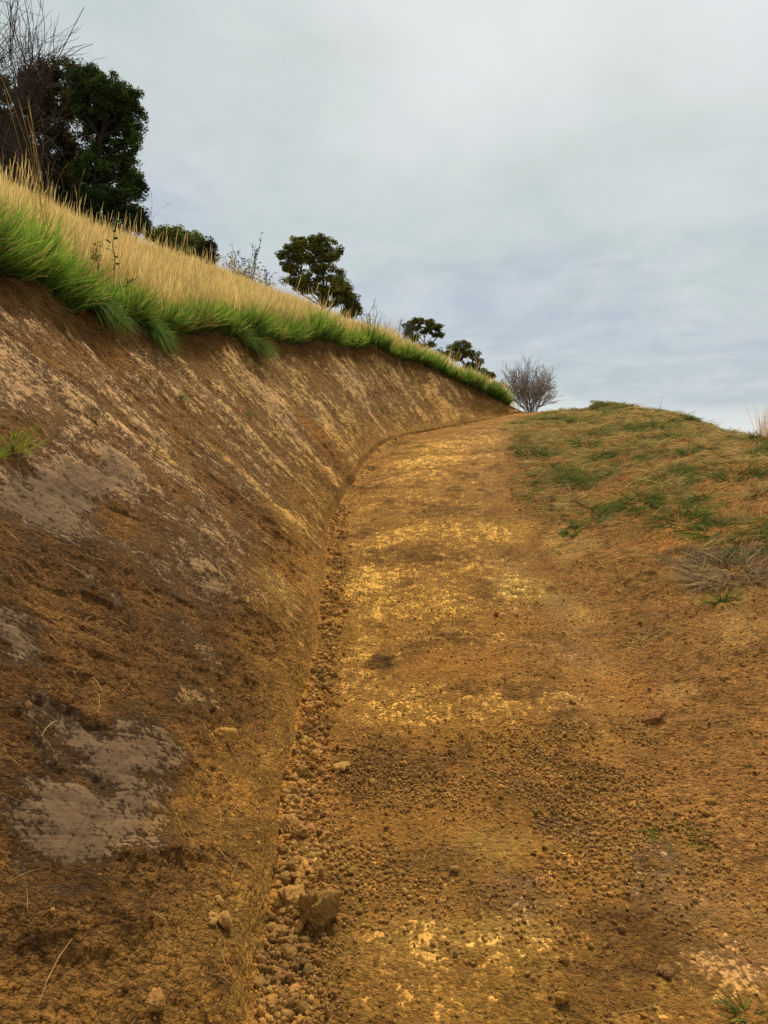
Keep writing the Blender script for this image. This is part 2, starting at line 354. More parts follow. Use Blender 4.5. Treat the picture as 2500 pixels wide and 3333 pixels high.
# ---- distances and masks
LT = -Vv[:, iL:iL + 1]; tb = np.clip(-Vv / np.maximum(LT, .05), 0, 1)  # 0 toe .. 1 lip
cot = 1.2 - .95 * smooth(4.5, 8.5, U)
b_s = (U - cot * Vv) / np.sqrt(1 + cot ** 2); a_s = -Vv * np.sqrt(1 + cot ** 2)   # across / along the bucket strokes
big = fbm(U, Vv, .55, 3, 21); med = fbm(U, Vv, 2.3, 4, 22); sm = fbm(U, Vv, 9, 4, 23); fin = fbm(U, Vv, 34, 3, 24)
strk = fbm(a_s * .6, b_s * 4.0, 1.0, 5, 25, .65); strk2 = fbm(a_s * 1.4, b_s * 14, 1.0, 4, 26, .6)
far_w = smooth(6.0, 9.5, U)
def sc(r, g, b): return lin(r, g, b)
c_clay = sc(108, 86, 62); c_tan = sc(166, 130, 88); c_dark = sc(94, 66, 37); c_brown = sc(132, 94, 52)
c_yel = sc(200, 152, 72); c_och = sc(180, 134, 68); c_org = sc(166, 112, 56); c_red = sc(140, 100, 55); c_pink = sc(182, 136, 92)
c_pyel = sc(208, 166, 88); c_grey = sc(128, 106, 86)
palette = dict(clay=c_clay, tan=c_tan, dark=c_dark, brown=c_brown, yel=c_yel, och=c_och, org=c_org, red=c_red, pink=c_pink, pyel=c_pyel, grey=c_grey, black=sc(62, 44, 24))
mb = bank.astype(float); mp_ = pathz.astype(float); ms = spoil.astype(float)
C1 = np.zeros((nr, nc, 3)); C2 = np.zeros((nr, nc, 3)); M = np.zeros((nr, nc))
def bl(A, mask, c, k=1.0):
    m = np.clip(mask * k, 0, 1)[..., None]; A[:] = A * (1 - m) + c * m
# loose layer, bank
bl(C1, mb, c_brown); bl(C1, mb * smooth(-.25, .25, med + big * .5), c_dark, .75); bl(C1, mb * smooth(.0, .5, fbm(U, Vv, 1.3, 3, 29)), sc(132, 88, 44), .5)
bl(C1, mb * far_w, sc(120, 84, 44), .55)
bl(C1, mb * smooth(1.0, .15, -Vv + med * .35) * smooth(-.45, .15, sm), sc(158, 114, 54), .8)
bl(C1, mb * smooth(.19, .13, -Vv + .05 * med), sc(166, 124, 64), .8)
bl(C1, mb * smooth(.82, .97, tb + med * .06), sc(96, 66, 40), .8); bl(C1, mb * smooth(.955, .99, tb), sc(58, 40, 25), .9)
# scraped layer, bank
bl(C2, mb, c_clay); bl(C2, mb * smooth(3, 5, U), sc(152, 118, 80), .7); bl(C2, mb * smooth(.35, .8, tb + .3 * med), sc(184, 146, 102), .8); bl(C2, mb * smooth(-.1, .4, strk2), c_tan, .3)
bl(C2, mb * far_w * smooth(-.3, .4, med + .3), sc(186, 146, 86), .8); bl(C2, mb * smooth(1.1, .3, -Vv) * smooth(1.5, 3, U), c_och, .75)
M += mb * (.44 + strk * .75 + strk2 * .35 + big * .35 + med * .4 + sm * .25 + .08 * far_w - .22 * smooth(1.3, .5, -Vv) * (1 - far_w) - .12 * smooth(4.5, 2.2, U))
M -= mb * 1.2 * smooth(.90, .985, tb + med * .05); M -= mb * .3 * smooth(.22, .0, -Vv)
# path
pband = fbm(U * 1.0, Vv * .28 + 7, 1.5, 4, 31); pst = fbm(U * .9, Vv * 5.5, 1.0, 3, 32, .6)
edgeV = Vv[:, iE:iE + 1]; E_ = Vv / edgeV + fbm(U, Vv, 1.4, 4, 33) * .16 + .04 * sm
pw = smooth(1.06, .86, E_) * (Vv >= 0)                                 # 1 on the graded path, 0 on the spoil
midw = smooth(3.2, 4.4, U)
off = (Vv >= 0).astype(float)
bl(C1, off, c_red); bl(C1, off * smooth(-.1, .4, med), sc(126, 86, 46), .7); bl(C1, off * smooth(.05, .5, sm + .5 * big), sc(156, 106, 56), .5); bl(C1, off * smooth(.1, .5, -sm - .3 * med), c_dark, .6)
bl(C1, pw, sc(166, 120, 60), .9); bl(C1, pw * midw * smooth(7, 3.5, U), sc(182, 130, 62), .75); bl(C1, pw * smooth(7, 9, U), sc(176, 130, 72), .7); bl(C1, pw * smooth(-.05, .35, -med - .3 * sm - .3 * pband), sc(104, 74, 38), .85); bl(C1, pw * smooth(.0, .4, sm), sc(168, 120, 60), .4)
bl(C2, off, c_tan); bl(C2, pw, sc(172, 122, 60)); bl(C2, pw * midw * smooth(-.35, .15, med + sm * .3 + .1), sc(198, 150, 74), .65); bl(C2, pw * smooth(.65, .9, Vv / edgeV), sc(196, 150, 92), .7)
bl(C2, pw * smooth(3.6, 2.6, U), sc(176, 128, 64), .7)
M += pw * (.45 + pband * .6 + med * .45 + sm * .6 + .14 * midw) 
M += off * (1 - pw) * (-.15 + .3 * med) - pw * .6 * smooth(.38, .12, Vv)
M -= pw * .28 * smooth(1.0, .4, np.abs(U - 3.35))
fl = fbm(U * 5, Vv * 22, 1.6, 3, 41); fl2 = fbm(U, Vv, 2.2, 2, 42)
flm = pw * smooth(.34, .42, fl) * smooth(.02, .25, fl2) * smooth(7, 4, U)
bl(C2, flm, c_pyel, .9); bl(C1, flm, c_yel, .6)
bl(C1, grassz.astype(float), sc(150, 126, 66)); bl(C2, grassz.astype(float), sc(150, 126, 66)); M = np.where(grassz, .3, M)
PATCH = [
 (330, 2520, .30, .30, .5, 'clay', 1.3), (210, 2740, .24, .2, .3, 'clay', 1.0), (480, 2420, .3, .25, .2, 'clay', .9),
 (40, 2050, .22, .16, 0, 'clay', .8), (150, 1620, .5, .25, .5, 'clay', .9), (330, 1560, .5, .16, .5, 'clay', .9),
 (620, 2080, .25, .2, 0, 'clay', .5), (690, 1960, .3, .14, .4, 'clay', .6),
 (130, 1260, .6, .2, .6, 'tan', 1.1), (420, 1330, .7, .16, .7, 'tan', .9), (900, 1320, 1.0, .3, .7, 'tan', .9), (1180, 1290, 1.3, .3, .7, 'tan', .8),
 (1450, 1340, 1.6, .4, .7, 'och', .8), (560, 1500, .5, .12, .5, 'yel', .6), (760, 1500, .6, .14, .5, 'och', .6),
 (900, 1900, .4, .25, .3, 'pyel', .55), (1000, 1720, .6, .2, .3, 'och', .9), (900, 1650, .5, .2, .3, 'pyel', .4),
 (1060, 1450, .8, .3, .4, 'org', .8), (240, 1830, .4, .3, 0, 'dark', .9), (480, 2080, .5, .5, 0, 'dark', .7), (780, 2050, .5, .3, 0, 'dark', .7),
 (800, 2300, .4, .2, 0, 'dark', .8), (150, 2330, .4, .4, 0, 'dark', .8), (80, 2850, .35, .35, 0, 'dark', .7), (350, 3000, .35, .4, 0, 'dark', .8), (620, 2950, .3, .3, 0, 'dark', .6),
 (720, 2380, .10, .05, 0, 'yel', 1.3), (560, 3060, .2, .12, 0, 'och', .6), (740, 2700, .4, .08, 0, 'och', .6), (760, 3000, .35, .12, 0, 'och', .9), (830, 2500, .35, .10, 0, 'och', .9),
 (800, 1640, .8, .35, .2, 'dark', .7), (1150, 1560, .7, .35, .2, 'dark', .8), (600, 1120, .8, .3, 0, 'brown', .9), (350, 1110, .8, .25, 0, 'brown', .8), (1000, 1200, 1.5, .25, 0, 'brown', .8),
 # path
 (1400, 1480, 1.6, .5, 0, 'yel', 1.0), (1550, 1420, 1.5, .5, 0, 'och', 1.0), (1350, 1720, .35, .5, 0, 'yel', .8), (1650, 1730, .35, .4, 0, 'yel', .9), (1500, 1700, .3, .7, 0, 'yel', .6),
 (1150, 1880, .5, .4, 0, 'yel', 1.0), (1350, 1960, .4, .6, 0, 'yel', .7), (1700, 1910, .35, .3, 0, 'pyel', 1.0), (1120, 2080, .5, .25, 0, 'yel', .8), (1300, 2300, .35, .3, 0, 'yel', .5), (1120, 2200, .3, .2, 0, 'och', .9),
 (1450, 1660, .25, .4, 0, 'dark', .9), (1650, 1620, .3, .6, 0, 'red', .7), (1300, 1800, .25, .5, 0, 'dark', .8), (1250, 2150, .16, .14, 0, 'black', 1.2), (1100, 1600, .6, .25, 0, 'dark', .8),
 (1700, 1780, .18, .4, 0, 'brown', .8), (1720, 2020, .25, .5, 0, 'org', .6), (1790, 1915, .10, .07, 0, 'dark', 1.2), (1850, 1760, .5, .25, 0, 'tan', .9), (1850, 2000, .35, .22, 0, 'tan', 1.0), (1900, 2130, .3, .2, 0, 'pink', .7), (1650, 2150, .4, .5, 0, 'brown', .8),
 (1500, 2150, .3, .4, 0, 'org', .7), (1500, 2450, .3, .5, 0, 'dark', .55), (1250, 2500, .3, .3, 0, 'dark', .8), (1150, 2450, .3, .2, 0, 'dark', .6), (1750, 2600, .18, .25, 0, 'dark', .7), (1500, 2750, .2, .3, 0, 'brown', .6),
 (1600, 2750, .16, .2, 0, 'pyel', .65), (1820, 2680, .16, .10, 0, 'clay', .9), (1950, 2730, .10, .10, 0, 'clay', .5), (2130, 2790, .14, .12, 0, 'grey', 1.2), (2100, 2880, .12, .10, 0, 'grey', .9), (1680, 2900, .16, .14, 0, 'grey', .8), (1700, 2560, .14, .12, 0, 'grey', .7),
 (1250, 2850, .2, .25, 0, 'och', .7), (1350, 3050, .2, .25, 0, 'pyel', .45), (1200, 3250, .2, .25, 0, 'och', .7), (1650, 3050, .14, .2, 0, 'pyel', .55), (1600, 3250, .15, .25, 0, 'yel', .5), (1400, 2800, .14, .22, 0, 'black', .5), (2100, 3050, .22, .22, 0, 'dark', 1.0), (1950, 3200, .15, .2, 0, 'dark', .8), (2300, 2950, .14, .2, 0, 'pink', .7), (2420, 3120, .14, .2, 0, 'pink', .6), (2300, 3150, .14, .18, 0, 'clay', .35), (1150, 2650, .3, .15, 0, 'dark', .5),
 # spoil
 (2100, 1395, .5, .7, 0, 'tan', .8), (1950, 1620, .4, .5, 0, 'red', .6), (2200, 1750, .3, .3, 0, 'org', .8), (2350, 1900, .35, .25, .3, 'tan', .9), (2420, 2050, .25, .2, 0, 'tan', 1.0), (2250, 1500, 1, .8, 0, 'red', .7), (2200, 2250, .12, .12, 0, 'tan', .9), (2000, 2250, .3, .3, 0, 'org', .6), (2300, 2600, .4, .4, 0, 'red', .6), (2400, 1560, 1, .6, 0, 'red', .8), (2000, 1850, .4, .4, 0, 'red', .6),
]
wob = fbm(U, Vv, 3.2, 4, 51) * .7 + sm * .5
SCR = ('clay', 'tan', 'yel', 'pyel', 'grey', 'pink', 'och')
for px, py, ru, rv, an, kd, st_ in PATCH:
    r_, c_ = find(px, py)
    zone = bank if bank[r_, c_] else ~bank & ~grassz
    if bank[r_, c_] and kd != 'clay': x = (a_s - a_s[r_, c_]); y = (b_s - b_s[r_, c_]); ru_, rv_ = max(ru, rv), min(ru, rv)
    else: x = U - U[r_, c_]; y = Vv - Vv[r_, c_]; ru_, rv_ = ru, rv
    d = np.sqrt((x / ru_) ** 2 + (y / rv_) ** 2)
    m = smooth(1.35, .45, d + wob * .8) * zone
    if kd in SCR:
        bl(C2, m, palette[kd], min(st_, 1.0) * .9); M += m * (.75 if kd == 'clay' else .36) * st_
        if kd in ('yel', 'pyel', 'och', 'tan', 'pink', 'org'): bl(C1, m, palette[kd], .25); bl(C1, m * (1 - pw) * off, sc(192, 146, 82) if kd in ('tan', 'pink') else palette[kd], .75)
    else:
        bl(C1, m, palette[kd], min(st_, 1.0) * .8); M -= m * .40 * st_
M = np.where(bank, .5 + (M - .5) * .78, .5 + (M - .5) * .50)
clay = np.clip(M, 0, 1); loose = 1 - smooth(.4, .6, clay)
COL = C1
# ---- relief
D = np.zeros((nr, nc))
D += mb * (big * .11 + strk * .042 * (1 - .3 * far_w) * (1 - .7 * smooth(.5, .8, clay)) + strk2 * .015 * (1 - .7 * smooth(.5, .8, clay)) + med * .035 + sm * .012) * smooth(0, .15, tb) * smooth(1.0, .9, tb)
D += mp_ * (med * .012 + pband * .018 + pst * .006) * smooth(0, .12, Vv)
D += ms * (fbm(U, Vv, .8, 3, 61) * .07 + med * .035 + sm * .014) * smooth(0, .5, Vv - Vv[:, iE:iE + 1])
D += grassz * 0
cr1, ra1 = crumbs(U, Vv, .055, 71, .55); cr2, ra2 = crumbs(U, Vv, .028, 81, .8); cr3, ra3 = crumbs(U, Vv, .11, 91, .5)
toez = smooth(.26, .05, np.abs(Vv - .09)) * (Vv > -.05)
rough_p = mp_ * np.clip(.30 * loose + .15 + smooth(.2, -.1, pband) * .35 + smooth(3.2, 2.6, U) * .0 + smooth(1.2, 0, np.abs(U - 3.6)) * .5 + toez, 0, 1.15)
rough_s = ms * np.clip(.75 + med * .4, 0, 1.1)
rough_b = mb * loose * np.clip(.5 + med * .6 + smooth(1.0, .3, -Vv) * .3, 0, 1.1) * smooth(1.0, .9, tb)
rw = rough_p + rough_s + rough_b
near = smooth(9, 3, U)
D += rw * (cr2 * .75 + cr1 * .65 * smooth(-.2, .3, sm + .1)) 
D += (rough_s * .8 + toez * .9 * mp_ + .35 * rough_p) * cr3 * .6 * smooth(-.1, .3, med + .1)
D += rw * fin * .004 + sm * .005 * (rw + .1) + .007 * loose * (1 - grassz)
wall = (CI >= iB) & (CI <= iT)
D = np.where(wall, D * .5, D)
lump = .8 * rw * ((ra1 - .5) * (cr1 > 0) * .5 + (ra2 - .5) * (cr2 > 0) * .35 + (ra3 - .5) * (cr3 > 0) * .4)
COL *= np.clip(1 + lump, .55, 1.7)[..., None]
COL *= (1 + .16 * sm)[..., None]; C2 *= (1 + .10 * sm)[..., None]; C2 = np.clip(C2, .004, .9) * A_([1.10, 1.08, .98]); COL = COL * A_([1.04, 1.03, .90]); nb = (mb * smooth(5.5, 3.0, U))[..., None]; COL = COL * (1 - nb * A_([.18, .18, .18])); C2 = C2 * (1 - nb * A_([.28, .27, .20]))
visr = (U > -4) & (U < 24) & (CI < nc - 11)
D = np.where(visr, D, 0)
G0 = G.copy(); G = G + NRM * D[..., None]
COL = np.clip(COL * 1.0, .004, .9)
NRM2 = normals(G)
def strip(name, c0, c1, mat, label=None):
    sub = G[:, c0:c1 + 1]; n_c = c1 - c0 + 1
    idx = np.arange(nr * n_c).reshape(nr, n_c)
    Q = np.stack([idx[:-1, :-1], idx[:-1, 1:], idx[1:, 1:], idx[1:, :-1]], -1).reshape(-1, 4)
    o = mesh_np(name, sub.reshape(-1, 3), Q, col=COL[:, c0:c1 + 1].reshape(-1, 3), mat=mat, smooth_=True,
                uv=np.stack([U[:, c0:c1 + 1].ravel(), Vv[:, c0:c1 + 1].ravel()], 1), attrs={'clay': clay[:, c0:c1 + 1].ravel()})
    for nm, A, B in (('st', a_s, b_s),) if name in ('earth_bank',) else (('st', U, Vv),):
        at = o.data.attributes.new(nm, 'FLOAT_VECTOR', 'POINT'); q = np.zeros((sub.shape[0] * n_c, 3), dtype=np.float32)
        q[:, 0] = A[:, c0:c1 + 1].ravel(); q[:, 1] = B[:, c0:c1 + 1].ravel(); at.data.foreach_set('vector', q.ravel())
    at = o.data.attributes.new('Col2', 'FLOAT_COLOR', 'POINT'); q = np.ones((sub.shape[0] * n_c, 4), dtype=np.float32)
    q[:, :3] = C2[:, c0:c1 + 1].reshape(-1, 3); at.data.foreach_set('color', q.ravel())
    tag(o, kind='structure'); return o
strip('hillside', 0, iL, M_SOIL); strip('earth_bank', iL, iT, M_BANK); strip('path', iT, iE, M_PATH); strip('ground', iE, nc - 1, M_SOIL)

# ------------------------------------------------------------------ grass blades
def blades(name, base, d, Ln, droop, width, c0, c1, mat, prof=(1, .95, .7, .08), ts=(0, .35, .7, 1), parent=None, curl=None):
    n = len(base); k = len(ts); d = d / np.linalg.norm(d, axis=1, keepdims=True)
    rv = rng.normal(size=(n, 3)); rv[:, 2] *= .3
    side = np.cross(d, rv); side /= np.linalg.norm(side, axis=1, keepdims=True) + 1e-9
    V = np.zeros((n, k, 2, 3)); CC = np.zeros((n, k, 2, 3))
    for i, t in enumerate(ts):
        p = base + d * (Ln * t)[:, None]; p[:, 2] -= droop * Ln * t * t
        if curl is not None: p = p + curl * (Ln * t * t)[:, None]
        w = side * (width * prof[i] * .5)[:, None]
        V[:, i, 0] = p - w; V[:, i, 1] = p + w
        CC[:, i] = (c0 * (1 - t) + c1 * t)[:, None]
    idx = np.arange(n * k * 2).reshape(n, k, 2)
    Q = np.stack([idx[:, :-1, 0], idx[:, :-1, 1], idx[:, 1:, 1], idx[:, 1:, 0]], -1).reshape(-1, 4)
    return mesh_np(name, V.reshape(-1, 3), Q, col=CC.reshape(-1, 3), mat=mat, parent=parent)
def pick(wt, n):
    """random ground points with the given per-vertex weight"""
    w = wt.copy(); ar = np.linalg.norm(np.cross(np.gradient(G0, axis=0), np.gradient(G0, axis=1)), axis=2)
    w = (w * ar).ravel(); w /= w.sum(); i = rng.choice(len(w), n, p=w); r, c = np.divmod(i, nc)
    jr = rng.uniform(-.5, .5, n)[:, None]; jc = rng.uniform(-.5, .5, n)[:, None]
    gu = np.gradient(G0, axis=0)[r, c]; gv = np.gradient(G0, axis=1)[r, c]
    return r, c, G[r, c] + gu * jr + gv * jc
def rc(n, a, b): return rng.uniform(a, b, n)
def vary(base, n, amt=.2, hue=.08):
    return np.clip(base[None] * (1 + rng.normal(0, amt, (n, 1))) * (1 + rng.normal(0, hue, (n, 3))), .003, .95)
slope_v = -Vv - LT                                   # metres above the lip on the hillside
RT = -Vv[:, iR:iR + 1] - LT
gz = (CI < iL) & (slope_v < RT + 1.6) & (U > 1) & (U < chord[12] - chord[2] - .7)
gb = .64 + .8 * fbm(U, Vv, .7, 3, 101) + .5 * fbm(U, Vv, 3, 2, 102); gb = gb * (1 + .15 * smooth(6, 2, U))
# dry golden stand
n = 210000
dist = np.linalg.norm(G0 - A_([0, 0, CAMZ]), axis=2)
wt = gz * smooth(.0, .7, slope_v - gb * .75 + .1) * (.35 + smooth(-.3, .1, fbm(U, Vv, 3.0, 3, 144))) * (1 / np.maximum(dist, 6)) ** .8 + gz * .03 / np.maximum(dist, 6)
r, c, b = pick(wt, n); dd = dist[r, c]
dirs = np.stack([rng.normal(.10, .15, n), rng.normal(0, .15, n), np.ones(n)], 1)
hmul = .85 + .25 * fbm(b[:, 0], b[:, 1], .8, 2, 7)
Ln = rc(n, .30, .70) * hmul; tl = rng.random(n) < .025; Ln = np.where(tl, Ln * rc(n, 1.2, 1.8), Ln); wide = .0028 + .00030 * dd
blades('dry_grass', b, dirs, Ln, rc(n, 0, .10), wide, vary(sc(168, 138, 76), n, .3, .05), vary(sc(228, 196, 126), n, .26, .04) * (1 + .5 * np.clip(fbm(b[:, 0], b[:, 1], 1.1, 3, 171), -.6, .3))[:, None], M_DRY,
       prof=(.7, .6, .5, 1.15, .2), ts=(0, .4, .74, .86, 1)).name = 'dry_grass'
tag(bpy.data.objects['dry_grass'], 'dense golden dry grass standing along the hillside above the green strip', 'grass', kind='stuff')
# taller stray stalks along the ridge
# green strip
n = 80000
wt = gz * smooth(1.0, .15, slope_v / gb) * (.25 + smooth(-.25, .15, fbm(U, Vv, 2.0, 3, 143))) * (1 / np.maximum(dist, 4)) + gz * .02 * smooth(.05, .3, fbm(U, Vv, .9, 2, 107)) * smooth(4, 1.5, slope_v)
r, c, b = pick(wt, n); dd = dist[r, c]
sv_ = slope_v[r, c]
edge_ = smooth(.5, .0, sv_)
hn = (G0[:, iT] - G0[:, iL]); hn[:, 2] = 0; hn /= np.linalg.norm(hn, axis=1, keepdims=True) + 1e-9
out_ = hn[r]
tuf = fbm(b[:, 0], b[:, 1], 2.2, 2, 109)
cell = .26; ix = np.floor(b[:, 0] / cell); iy = np.floor(b[:, 1] / cell)
cx_ = (ix + h2(ix, iy, 5)) * cell; cy_ = (iy + h2(ix, iy, 6)) * cell; hh = .7 + .7 * h2(ix, iy, 7)
vx = np.stack([(b[:, 0] - cx_), (b[:, 1] - cy_), 0 * cx_], 1) / cell
dirs = np.stack([rng.normal(0, .42, n), rng.normal(0, .42, n), np.ones(n)], 1) + vx * .6 + out_ * (edge_ ** 2 * rc(n, -.1, .7) - .12)[:, None]
Ln = rc(n, .14, .46) * (1 + .8 * fbm(b[:, 0], b[:, 1], 1.3, 2, 142)) * hh
gc0 = vary(sc(60, 82, 26), n, .35, .08); gc1 = vary(sc(142, 172, 58), n, .38, .10)
dk = (edge_ * (rng.random(n) < .6))[:, None]; gc1 = gc1 * (1 - .55 * dk) + sc(66, 98, 54) * .55 * dk
pz = fbm(b[:, 0], b[:, 1], .9, 3, 140)
gc1 = gc1 * (1 + .5 * np.clip(pz, -.5, .6))[:, None] * (1 + np.clip(-pz, 0, .5)[:, None] * A_([-.35, -.1, .35]))
yl = (rng.random(n) < .10 + .35 * smooth(.05, .35, fbm(b[:, 0], b[:, 1], 1.6, 2, 141)))[:, None]; gc1 = np.where(yl, vary(sc(196, 176, 92), n, .15, .05), gc1)
blades('green_grass', b, dirs, Ln, rc(n, .0, .38), .0050 + .0006 * dd, gc0, gc1, M_GREEN)
tag(bpy.data.objects['green_grass'], 'lush green grass in a strip along the top edge of the cut bank', 'grass', kind='stuff')
# hanging roots and thatch under the lip
n = 15000
wt = bank * smooth(.90, .985, tb) * (U > 1) * (U < 20) / np.maximum(dist, 4)
r, c, b = pick(wt, n)
dirs = hn[r] * rc(n, .3, 1.2)[:, None] + np.stack([rng.normal(0, .5, n), rng.normal(0, .5, n), rc(n, -1.2, .3)], 1)
blades('roots', b, dirs, rc(n, .04, .16), rc(n, .2, .9), .002 + .00025 * dist[r, c], vary(sc(86, 62, 36), n), vary(sc(140, 112, 66), n, .3), M_DRY)
tag(bpy.data.objects['roots'], 'fringe of thin roots and thatch hanging under the turf edge', 'roots', kind='stuff')
# straw and cut grass strewn on the right
sp_cl = smooth(.02, .26, fbm(U, Vv, 1.1, 3, 121) + .22 * smooth(6, 10, U) - .05 * smooth(4, 2, U))
farm = smooth(5.6, 7.6, U + fbm(U, Vv, .9, 2, 122)) * smooth(-.35, .4, Vv - 2.35 - .0 * U + smooth(12, 18, U) * .8)
n = 36000
wt = (CI > iT) * (CI < iC + 12) * (U < 20.5) * farm * (sp_cl + .10) / np.maximum(dist, 4) ** .5
r, c, b = pick(wt, n); dd = dist[r, c]
th = fbm(b[:, 0], b[:, 1], .55, 2, 123) * 5 + rng.normal(0, .95, n) - .5
nn = NRM[r, c]
tg = np.stack([np.cos(th), np.sin(th), np.zeros(n)], 1); tg -= nn * (tg * nn).sum(1)[:, None]
cell = .30; ix = np.floor(b[:, 0] / cell + .4 * rng.normal(size=n) * .5); iy = np.floor(b[:, 1] / cell + .2 * rng.normal(size=n))
ccx = (ix + h2(ix, iy, 15)) * cell; ccy = (iy + h2(ix, iy, 16)) * cell; big_ = h2(ix, iy, 17); grn = h2(ix, iy, 18)
pull = (rng.random(n) < .75) * rc(n, .35, .95)
vx = np.stack([b[:, 0] - ccx, b[:, 1] - ccy, 0 * ccx], 1)
bz = b - vx * pull[:, None]; bz[:, 2] = b[:, 2] - np.clip((NRM[r, c][:, 0] * (bz[:, 0] - b[:, 0]) + NRM[r, c][:, 1] * (bz[:, 1] - b[:, 1])) / NRM[r, c][:, 2], -.06, .3); b = bz
tg = tg + vx / cell * 1.6 * (pull > 0)[:, None]; tg -= nn * (tg * nn).sum(1)[:, None]; tg /= np.linalg.norm(tg, axis=1, keepdims=True) + 1e-6
dirs = tg + nn * (rc(n, .05, .42) + .5 * (big_ > .72) * rng.random(n))[:, None]
gm = np.clip(fbm(b[:, 0], b[:, 1], 1.3, 3, 124) * 2.0 + .34 + .8 * (grn - .5) + rng.normal(0, .2, n), 0, 1)[:, None]
cA = vary(sc(84, 90, 42), n, .35) * gm + vary(sc(150, 124, 70), n, .35) * (1 - gm)
cB = vary(sc(136, 138, 72), n, .35) * gm + vary(sc(206, 178, 112), n, .35) * (1 - gm)
blades('cut_grass', b - nn * .004, dirs, rc(n, .08, .30), rc(n, .05, .35), .0036 + .00045 * dd, cA, cB, M_GREEN)
tag(bpy.data.objects['cut_grass'], 'torn grass and straw strewn over the loose soil right of the path', 'cut grass', kind='stuff')
# sparse straws everywhere else
n = 2600
wt = ((CI >= iT) * (CI < iC) * (.12 + 1.2 * smooth(1.2, 2.6, Vv)) + .28 * bank * loose) * (U < 10) * (U > 1.2) / np.maximum(dist, 2) ** 1.5
r, c, b = pick(wt, n); th = rc(n, 0, 6.28); nn = NRM[r, c]
tg = np.stack([np.cos(th), np.sin(th), 0 * th], 1); tg -= nn * (tg * nn).sum(1)[:, None]
cur = np.cross(tg, nn) * rng.normal(0, .35, n)[:, None]
blades('straw', b + nn * .006, tg + nn * rc(n, .0, .22)[:, None], rc(n, .03, .13) * (1 + .8 * (rng.random(n) < .1)), rc(n, 0, .2), .0014 + .00035 * dist[r, c], vary(sc(170, 140, 82), n, .25), vary(sc(205, 178, 116), n, .25), M_DRY, curl=cur)
tag(bpy.data.objects['straw'], 'loose straws and root ends scattered on the soil', 'straw', kind='stuff')

# ------------------------------------------------------------------ clods
def ico(sub):
    import bmesh
    bm = bmesh.new(); bmesh.ops.create_icosphere(bm, subdivisions=sub, radius=1); 
    V = np.array([v.co[:] for v in bm.verts]); T = np.array([[v.index for v in f.verts] for f in bm.faces]); bm.free(); return V, T
def lump_shape(sub, seed, rough=.52):
    V, T = ico(sub); r = np.random.default_rng(seed)
    k = np.ones(len(V))
    for o in range(4):
        for _ in range(5):
            a = r.normal(size=3); a /= np.linalg.norm(a); f = (1.6, 3.2, 6.0, 11.0)[o]
            k += rough * (.42, .30, .20, .13)[o] * np.sin(V @ a * f + r.uniform(0, 6.28))
    for _ in range(5):                                              # broken facets
        a = r.normal(size=3); a /= np.linalg.norm(a); lim = r.uniform(.5, .85); d = (V * k[:, None]) @ a
        k = np.where(d > lim, k * (lim + (d - lim) * .25) / np.maximum(d, 1e-3), k)
    return V * k[:, None], T
def rot_rand(n, r=rng):
    q = r.normal(size=(n, 4)); q /= np.linalg.norm(q, axis=1, keepdims=True); w, x, y, z = q.T
    return np.stack([np.stack([1-2*(y*y+z*z), 2*(x*y-z*w), 2*(x*z+y*w)], 1), np.stack([2*(x*y+z*w), 1-2*(x*x+z*z), 2*(y*z-x*w)], 1),
                     np.stack([2*(x*z-y*w), 2*(y*z+x*w), 1-2*(x*x+y*y)], 1)], 1)
def scatter(name, wt, n, smin, smax, pw, sub, cmul, label, sink=.25):
    r, c, b = pick(wt, n); sz = smin + (smax - smin) * rng.random(n) ** pw
    base = [lump_shape(sub, 300 + k) for k in range(7)]
    Vs, Ts, Cs = [], [], []; off = 0; Rm = rot_rand(n); kind = rng.integers(0, 7, n)
    nn = NRM[r, c]; cc = COL[r, c]
    cc = cc / np.maximum(1e-3, 1 + 0 * cc)
    for k in range(7):
        m = kind == k; V, T = base[k]; q = np.einsum('nij,vj->nvi', Rm[m], V) * (sz[m][:, None] * rng.uniform(.75, 1.2, (m.sum(), 3)))[:, None, :]
        q = q + (b[m] + nn[m] * (sz[m] * (1 - 2 * sink))[:, None] * .6)[:, None, :]
        nv = len(V); cnt = m.sum(); idx = T[None] + (np.arange(cnt) * nv)[:, None, None] + off
        Vs.append(q.reshape(-1, 3)); Ts.append(idx.reshape(-1, 3)); off += cnt * nv
        ccm = cc[m] * .5 + sc(158, 116, 60) * .5
        ccm = ccm * (cmul * (1 + rng.normal(0, .22, (cnt, 1)))) * (1 + rng.normal(0, .05, (cnt, 3)))
        Cs.append(np.repeat(np.clip(ccm, .01, .8), nv, 0))
    o = mesh_np(name, np.concatenate(Vs), None, np.concatenate(Ts), col=np.concatenate(Cs), mat=M_CLOD, smooth_=False)
    tag(o, label, 'soil crumbs', kind='stuff'); return o
pd = 1 / np.maximum(dist, 1.8) ** 1.3 * (.2 + smooth(-.1, .35, fbm(U, Vv, 2.6, 3, 151)))
inview = (U > 1.0) & (U < 14)
wt = inview * (mp_ * (toez * 6 + .25 + 1.3 * smooth(1.1, .2, np.abs(U - 3.5)) + .3 * smooth(.0, .3, sm)) * smooth(.02, .05, Vv) + ms * (CI < iC) * 1.0 + mb * .22 * smooth(.8, .2, -Vv) * loose * (CI < iB)) * pd
scatter('soil_crumbs', wt, 30000, .003, .0095, 2.0, 1, 1.15, 'fine crumbs of soil lying over the path and bank foot', .34)
wt = inview * (mp_ * (toez ** 2 * 8 + .05 + .5 * smooth(.9, .2, np.abs(U - 3.5)) * smooth(1.6, .6, Vv)) * smooth(.03, .07, Vv) + ms * (CI < iC) * .30) * pd
